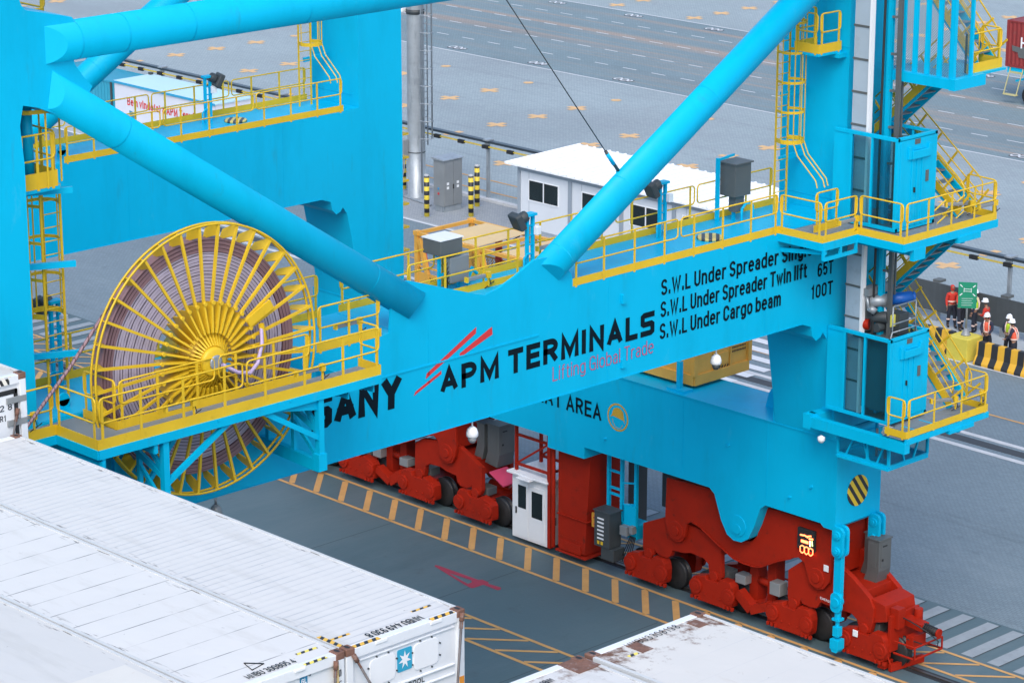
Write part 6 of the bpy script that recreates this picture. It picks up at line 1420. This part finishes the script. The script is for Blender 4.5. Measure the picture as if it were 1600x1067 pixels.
# ------------------------------------------------------------------ yard containers and trailer
def drybox(name, x0, x1, y0, y1, z0, h, m, label, doors_at=None, grp=None):
    o = thing(name, ((x0+x1)/2, (y0+y1)/2, z0), label, 'container', grp)
    b = MB(); n = int((x1 - x0 - .4) / .28); 
    for y, s in ((y0, 1), (y1, -1)):
        xs = []; x = x0 + .2
        prof = [(x0 + .1, 0)]
        for k in range(n): xk = x0 + .2 + .28*k; prof += [(xk, 0), (xk + .07, .05), (xk + .14, .05), (xk + .21, 0)]
        prof.append((x1 - .1, 0)); vs = [(px, y + s*(.02 + d), z) for px, d in prof for z in (z0 + .12, z0 + h - .1)]
        b.add(vs, [(2*k, 2*k+2, 2*k+3, 2*k+1) for k in range(len(prof)-1)])
    b.box(x0 + .06, x0 + .10, y0 + .05, y1 - .05, z0 + .1, z0 + h - .08); b.box(x1 - .10, x1 - .06, y0 + .05, y1 - .05, z0 + .1, z0 + h - .08)
    b.build('side_wall', m, o)
    b = MB(); b.box(x0 + .05, x1 - .05, y0 + .04, y1 - .04, z0 + h - .07, z0 + h - .02); rf = b.build('roof', m, o)
    b = MB()
    for y in (y0, y1 - .1):
        for x in (x0, x1 - .14): b.box(x, x + .14, y, y + .1, z0, z0 + h)
    for y in (y0, y1 - .06): b.box(x0 + .14, x1 - .14, y, y + .06, z0, z0 + .14); b.box(x0 + .14, x1 - .14, y, y + .06, z0 + h - .09, z0 + h - .004)
    for x in (x0, x1 - .06): b.box(x, x + .06, y0 + .1, y1 - .1, z0 + h - .1, z0 + h - .004); b.box(x, x + .06, y0 + .1, y1 - .1, z0, z0 + .12)
    b.build('frame', m, o)
    return o
mwel = mat('pale_blue_white', (.46, .68, .78), .5, var=.03, vs=1)
we = thing('site_container', (-119, 89.9, 0), 'white cabin container with red welcome lettering and pale blue roof behind the rear beam', 'container')
wx0, wx1, wy0, wy1, wz = -122.25, -113.6, 88.6, 91.05, 2.62
MB().box(wx0, wx1, wy0, wy1, .08, wz - .06).build('wall', mat('cabin_white', (.60, .63, .70), .5, var=.03), we)
b = MB(); b.box(wx0 - .05, wx1 + .05, wy0 - .06, wy1 + .05, wz - .06, wz + .02); b.build('roof', mwel, we)
MB().box(wx0 - .04, wx1 + .04, wy0 - .075, wy0 - .06, wz - .10, wz + .02).build('roof_edge', mat('edge_blue', (.02, .30, .52), .5), we)
for x in (wx0 + .1, -117.4): MB().box(x - .1, x + .1, wy1 - .2, wy1, wz + .02, wz + .14).build('lifting_bracket', M['dark'], we)
letters('Bem vindo(a) a APM Terminals', (-121.15, wy0, 1.45), UX, UZ, 6.7, .44, M['redtext'], we, st=.2)
letters('APM Terminals', (-118.2, wy0, .86), UX, UZ, 3.3, .36, mat('teal_lettering', (.02, .16, .24), .5), we, st=.14)
b = MB(); b.add([(-121.0, wy0 - .006, .6), (-120.4, wy0 - .006, .6), (-120.4, wy0 - .006, 1.1), (-121.0, wy0 - .006, 1.2)], [(0, 1, 2, 3)]); b.build('emblem', mat('logo_blue', (.05, .22, .32), .5), we, fix=False)
M['teal'] = mat('teal_container', (.02, .27, .40), .5, var=.08, vs=1.5, dirt=((.25, .35, .38), 3, .62, .75, .5))
tc_ = drybox('storage_container', -128.5, -122.4, 88.7, 91.1, 0, 2.5, M['teal'], 'teal blue shipping container left of the white cabin with red lettering')
MB().box(-122.75, -122.6, 88.66, 88.70, .1, 2.45).build('door_post', M['dark'], tc_)
# trailer with the red container in the yard
M['maroon'] = mat('maroon_container', (.22, .022, .022), .55, var=.12, vs=1.2, dirt=((.14, .07, .06), 2, .6, .75, .5))
ty0 = 128.6; tx0 = -93.6
rc = drybox('shipping_container', tx0, tx0 + 12.19, ty0, ty0 + 2.44, 1.28 + .75, 2.6, M['maroon'], 'maroon corrugated container with white lettering on a yard trailer at the top right')
letters('HAMBURG', (tx0 + .95, ty0 - .01, 3.15), UX, UZ, 7.4, .62, M['white'], rc, st=.16)
b = MB(); b.prism([(tx0 + .45, 2.95), (tx0 + .8, 2.9), (tx0 + .9, 2.62), (tx0 + 1.5, 2.6), (tx0 + 1.65, 3.0), (tx0 + 1.55, 3.3), (tx0 + .9, 3.2), (tx0 + .4, 3.25)], 'y', ty0 - .012, ty0 - .004); b.build('repair_patch', M['cabgrey'], rc)
tr_ = thing('yard_trailer', (tx0 + 6, ty0 + 1.2, 0), 'light blue container trailer with yellow ladder frame and black tyres under the maroon container', 'trailer')
b = MB(); b.bar((tx0 + .1, ty0 + .15, 1.85), (tx0 + 12.1, ty0 + .15, 1.85), .15, .34); b.bar((tx0 + .1, ty0 + 2.3, 1.85), (tx0 + 12.1, ty0 + 2.3, 1.85), .15, .34)
for k in range(6): b.bar((tx0 + .3 + 2.3*k, ty0 + .15, 1.85), (tx0 + .3 + 2.3*k, ty0 + 2.3, 1.85), .15, .2)
b.bar((tx0 + 1.6, ty0 + .05, 1.8), (tx0 + 12, ty0 + .05, 1.8), .08, .45); b.bar((tx0 + .5, ty0 + .4, 1.2), (tx0 + 1.7, ty0 + .4, 1.6), .1, .12); b.box(tx0 + 1.9, tx0 + 3.6, ty0 + .3, ty0 + 2.2, 1.0, 1.7); b.build('chassis', M['cyan'], tr_)
b = MB()
for d in (0, .85): b.bar((tx0 + .05 + d, ty0 - .1, .45), (tx0 + .35 + d, ty0 + .05, 2.0), .12, .05)
b.bar((tx0 + .1, ty0 - .1, .5), (tx0 + .95, ty0 - .1, .5), .3, .05); b.bar((tx0 + .3, ty0 + .03, 1.75), (tx0 + 1.2, ty0 + .03, 1.75), .05, .1); b.build('underrun_frame', mat('pale_olive', (.45, .42, .2), .6), tr_)
for x in (tx0 + 1.75, tx0 + 3.05):
    for y in (ty0 + .0, ty0 + 1.75):
        t = MB(); t.lathe((x, y, .56), 'y', [(.30, 0), (.50, .0), (.56, .06), (.56, .62), (.50, .68), (.30, .68)], 26, cap=False); tw = t.build('wheel', M['black'], tr_)
        r_ = MB(); r_.lathe((x, y + .1, .56), 'y', [(.30, -.04), (.30, .3)], 20); r_.build('rim', M['grey'], tw)
# ------------------------------------------------------------------ people beside the roadway
def skin_mesh(nodes, edges, name, sub=2):
    """nodes: (x,y,z,radius[,radius2]) ; grow one continuous surface along the edges"""
    me = bpy.data.meshes.new(name); me.from_pydata([n[:3] for n in nodes], edges, [])
    o = bpy.data.objects.new(name, me); COL.objects.link(o)
    sk = o.modifiers.new('skin', 'SKIN'); sk.use_smooth_shade = True; sk.branch_smoothing = .6
    for i, n in enumerate(nodes):
        r2 = n[4] if len(n) > 4 else n[3]; me.skin_vertices[0].data[i].radius = (n[3], r2)
    me.skin_vertices[0].data[0].use_root = True
    ss = o.modifiers.new('sub', 'SUBSURF'); ss.levels = sub; ss.render_levels = sub
    dg = bpy.context.evaluated_depsgraph_get(); dg.update()
    out = bpy.data.meshes.new_from_object(o.evaluated_get(dg)); bpy.data.objects.remove(o); bpy.data.meshes.remove(me)
    for p in out.polygons: p.use_smooth = True
    out.name = name
    return out
def put(me, name, m, parent):
    me.materials.clear(); me.materials.append(m); o = bpy.data.objects.new(name, me); COL.objects.link(o); o.parent = parent; return o
M['skin'] = mat('brown_skin', (.30, .16, .10), .55, var=.05, vs=20)
M['trous'] = mat('dark_navy_cloth', (.018, .022, .035), .85, var=.15, vs=6)
M['boots'] = mat('black_boots', (.012, .012, .013), .5)
M['jred'] = mat('red_workwear', (.55, .035, .02), .8, var=.1, vs=6)
M['vyel'] = mat('lime_vest', (.50, .72, .03), .7, var=.08, vs=6)
M['vor'] = mat('coral_vest', (.80, .13, .07), .7, var=.08, vs=6)
M['navy'] = mat('navy_shirt', (.02, .025, .05), .8, var=.1, vs=6)
M['refl'] = mat('reflective_band', (.80, .60, .52), .4)
M['helm'] = mat('white_helmet', (.82, .84, .86), .3, var=.02)
M['hair'] = mat('dark_hair', (.015, .012, .01), .7)
def person(loc, yaw, label, top='jacket', tm='jred', arms='down', lean=0., legs=(0., 0.), helmet=True, hood=False):
    """local frame: faces -Y, x to the person's left; yaw about z"""
    o = thing('person', (0, 0, 0), label, 'person', 'port workers by the roadway')
    lz = lean
    def T(x, y, z): return (x, y - lz*max(0, z - .95), z)
    hp, kn, an = .93, .50, .09
    la, lb = legs
    N = [T(0, 0, .98) + (.145, .115), T(0, 0, 1.12) + (.145, .11), T(0, .0, 1.30) + (.165, .12), T(0, .01, 1.44) + (.13, .10), T(0, .0, 1.52) + (.06, .06), T(0, -.01, 1.60) + (.06, .065), T(0, -.02, 1.68) + (.078, .098), T(0, -.015, 1.765) + (.07, .085)]
    E = [(i, i+1) for i in range(7)]
    def add(n, p): N.append(n); E.append((p, len(N)-1)); return len(N)-1
    feet = []
    for s, f in ((-1, la), (1, lb)):
        h = add((s*.095, 0, .88, .095), 0); k = add((s*.11, -.02 + f*.4, .50, .062), h); a = add((s*.115, f, .10, .042), k); t = add((s*.125, f - .14, .045, .038, .045), a); feet.append((s, f, k, a))
    A = {'down': ((.24, .0, 1.16), (.25, -.08, .93), (.25, -.12, .84)), 'front': ((.22, -.06, 1.18), (.08, -.24, 1.14), (.03, -.31, 1.17)), 'hips': ((.30, .06, 1.18), (.20, -.02, 1.0), (.14, -.06, .98)), 'low': ((.22, -.10, 1.18), (.12, -.30, 1.02), (.08, -.38, 1.0))}
    hands = []; armn = []
    for s in (-1, 1):
        el, wr, hd = A[arms if isinstance(arms, str) else arms[0 if s < 0 else 1]]
        sh = add(T(s*.185, .0, 1.41) + (.062,), 3)
        e_ = add(T(s*el[0], el[1], el[2]) + (.044,), sh); w_ = add(T(s*wr[0], wr[1], wr[2]) + (.030,), e_); h_ = add(T(s*hd[0], hd[1], hd[2]) + (.036, .022), w_)
        armn.append((sh, e_, w_)); hands.append((Vector(N[w_][:3]), Vector(N[h_][:3]), s))
    body = skin_mesh(N, E, 'body')
    bm = bmesh.new(); bm.from_mesh(body)
    # five fingers on each hand, face features
    def limb(pts, r):
        ring = []
        for i, p in enumerate(pts):
            d = (pts[min(i+1, len(pts)-1)] - pts[max(i-1, 0)]).normalized(); u = d.cross(Vector((.3, .2, .9))).normalized(); v = d.cross(u); rr = r*(1 - .12*i)
            ring.append([bm.verts.new(p + (u*math.cos(a*math.pi/3) + v*math.sin(a*math.pi/3))*rr) for a in range(6)])
        for i in range(len(ring)-1):
            for a in range(6): bm.faces.new((ring[i][a], ring[i][(a+1) % 6], ring[i+1][(a+1) % 6], ring[i+1][a])).smooth = True
        bm.faces.new(ring[-1]); bm.faces.new(ring[0][::-1])
    for w0, h0, s in hands:
        d = (h0 - w0).normalized(); side = Vector((0, 1, 0)) if abs(d.y) < .8 else Vector((1, 0, 0)); side = (side - d*side.dot(d)).normalized(); nrm = d.cross(side) * s
        for k, L in enumerate((.068, .078, .072, .055)):
            r0 = h0 + side*(-.030 + .020*k) + d*.015; limb([r0, r0 + d*L*.5 + nrm*.004, r0 + d*L*.85 + nrm*.018, r0 + d*L + nrm*.034], .009)
        r0 = w0 + (h0-w0)*.35 - side*.03; limb([r0, r0 + d*.03 - side*.025, r0 + d*.06 - side*.032 + nrm*.015], .0105)
    hc = Vector(T(0, -.02, 1.68))
    limb([hc + Vector((0, -.085, .015)), hc + Vector((0, -.108, -.012)), hc + Vector((0, -.09, -.022))], .016)     # nose
    for s in (-1, 1): limb([hc + Vector((s*.078, .01, .025)), hc + Vector((s*.088, .015, .005)), hc + Vector((s*.078, .012, -.025))], .014)   # ears
    bm.to_mesh(body); bm.free()
    bo = put(body, 'body', M['skin'], o)
    b = MB()
    for s in (-1, 1): b.lathe(hc + Vector((s*.032, -.083, .02)), 'y', [(.003, -.012), (.011, -.008), (.012, 0)], 8)
    e = b.build('eyes', M['hair'], o); b = MB(); b.bar(hc + Vector((-.026, -.090, -.048)), hc + Vector((.026, -.090, -.048)), .012, .012, (0, 0, 1)); b.build('mouth', mat('lips', (.22, .08, .07), .5) if 'lips' not in M else M['lips'], o)
    # trousers, boots
    TN = [N[0][:3] + (.155, .125), T(0, 0, 1.02) + (.152, .122)]; TE = [(0, 1)]
    for s, f, k, a in feet:
        i = len(TN); TN += [(s*.095, 0, .86, .108), (s*.11, -.02 + f*.4, .50, .080), (s*.115, f*.96, .17, .066)]; TE += [(0, i), (i, i+1), (i+1, i+2)]
    tro = put(skin_mesh(TN, TE, 'trousers'), 'trousers', M['trous'], o)
    for s, f, k, a in feet:
        me = skin_mesh([(s*.115, f, .22, .058), (s*.115, f, .08, .058), (s*.122, f - .09, .055, .052, .05), (s*.128, f - .17, .045, .045, .045)], [(0, 1), (1, 2), (2, 3)], 'boot'); put(me, 'boot', M['boots'], o)
        c = Vector((s*.113, -.008 + f*.6, .36)); bb = MB(); bb.lathe(c, 'z', [(.084, -.03), (.084, .03)], 14, cap=False); bb.build('reflective_band', M['refl'], tro)
    # upper clothing
    sleeve = M[tm] if top == 'jacket' else M['navy']
    JN = [T(0, 0, .93) + (.165, .13), T(0, 0, 1.12) + (.162, .128), T(0, 0, 1.30) + (.182, .135), T(0, .01, 1.44) + (.148, .112), T(0, .0, 1.52) + (.072, .072)]; JE = [(i, i+1) for i in range(4)]
    for sh, e_, w_ in armn:
        i = len(JN); JN += [N[sh][:3] + (.078,), N[e_][:3] + (.058,), N[w_][:3] + (.043,)]; JE += [(3, i), (i, i+1), (i+1, i+2)]
    j = put(skin_mesh(JN, JE, 'jacket'), 'jacket' if top == 'jacket' else 'shirt', sleeve, o)
    if top == 'vest':
        VN = [T(0, 0, .97) + (.178, .142), T(0, 0, 1.12) + (.176, .142), T(0, 0, 1.30) + (.194, .148), T(0, .01, 1.43) + (.17, .125), T(0, .005, 1.49) + (.11, .09)]
        v = put(skin_mesh(VN, [(i, i+1) for i in range(4)], 'vest'), 'vest', M[tm], o)
    else: v = j
    bb = MB()
    for z, r in (((1.07, 1.0),) if top == 'vest' else ((1.12, .96),)):
        n = 20; cx, cy, cz = T(0, 0, z); vs = [(cx + .196*r*math.cos(2*math.pi*q/n), cy + .158*r*math.sin(2*math.pi*q/n), cz + dz) for dz in (-.03, .03) for q in range(n)]; bb.add(vs, [(q, (q+1) % n, n+(q+1) % n, n+q) for q in range(n)], True)
    bb.build('reflective_band', M['refl'], v)
    if top == 'vest':
        for s in (-1, 1):
            bb = MB(); bb.path([T(s*.09, -.152, 1.08), T(s*.10, -.160, 1.25), T(s*.10, -.145, 1.40), T(s*.09, -.03, 1.545), T(s*.10, .10, 1.46), T(s*.10, .158, 1.28), T(s*.09, .15, 1.08)], .022, 6); bb.build('reflective_band', M['refl'], v)
    hz = T(0, -.015, 1.705)
    if helmet:
        bb = MB(); bb.lathe(hz, 'z', [(.135, .0), (.138, .012), (.118, .02), (.117, .06), (.095, .115), (.05, .145), (.006, .152)], 20); bb.prism([(hz[0] + .10*math.cos(t), hz[1] - .09 - .075*math.sin(t)) for t in [math.pi*q/8 for q in range(9)]], 'z', hz[2], hz[2] + .015); bb.bar((hz[0], hz[1] - .1, hz[2] + .10), (hz[0], hz[1] + .1, hz[2] + .10), .03, .09); bb.build('helmet', M['helm'], o)
    if hood:
        me = skin_mesh([T(0, .01, 1.53) + (.085, .085), T(0, -.0, 1.62) + (.095, .105), T(0, .005, 1.72) + (.098, .112), T(0, .0, 1.79) + (.06, .07)], [(0, 1), (1, 2), (2, 3)], 'hood'); put(me, 'hood', M['jred'], o)
    bb = MB(); bb.lathe((hz[0], hz[1] + .02, hz[2] - .05), 'z', [(.088, -.03), (.092, .02), (.085, .06)], 14, cap=False); bb.build('hair', M['hair'], o)
    o.location = loc; o.rotation_euler = (0, 0, math.radians(yaw))
    return o
M['lips'] = mat('lips', (.22, .08, .07), .5)
person((-67.55, 90.0, .005), 60, 'worker in red jacket and red hood with dark trousers, left of the green sign', arms='down', legs=(.08, -.12), helmet=False, hood=True)
person((-67.05, 89.95, .005), 70, 'worker with white helmet mostly hidden behind the green notice board', arms='front', legs=(-.12, .1))
person((-66.35, 89.95, .005), -60, 'worker in lime yellow vest standing right of the green notice board', top='vest', tm='vyel', arms='down', legs=(.05, -.05))
person((-65.15, 89.15, .005), -75, 'worker in red jacket with reflective bands and white helmet looking at his hands', arms='front', lean=.12, legs=(.05, -.06))
person((-63.98, 87.62, .005), 20, 'worker in coral orange vest leaning on the barrier end beside the yellow block', top='vest', tm='vor', arms='low', lean=.18, legs=(.1, .05))
person((-63.2, 87.95, .005), 15, 'worker in bright lime vest facing the roadway behind the striped barrier', top='vest', tm='vyel', arms='front', lean=.04, legs=(.0, -.04))
person((-62.6, 87.5, .005), -70, 'worker in coral orange vest turned sideways at the right behind the barrier', top='vest', tm='vor', arms='low', lean=.15, legs=(.03, -.05))
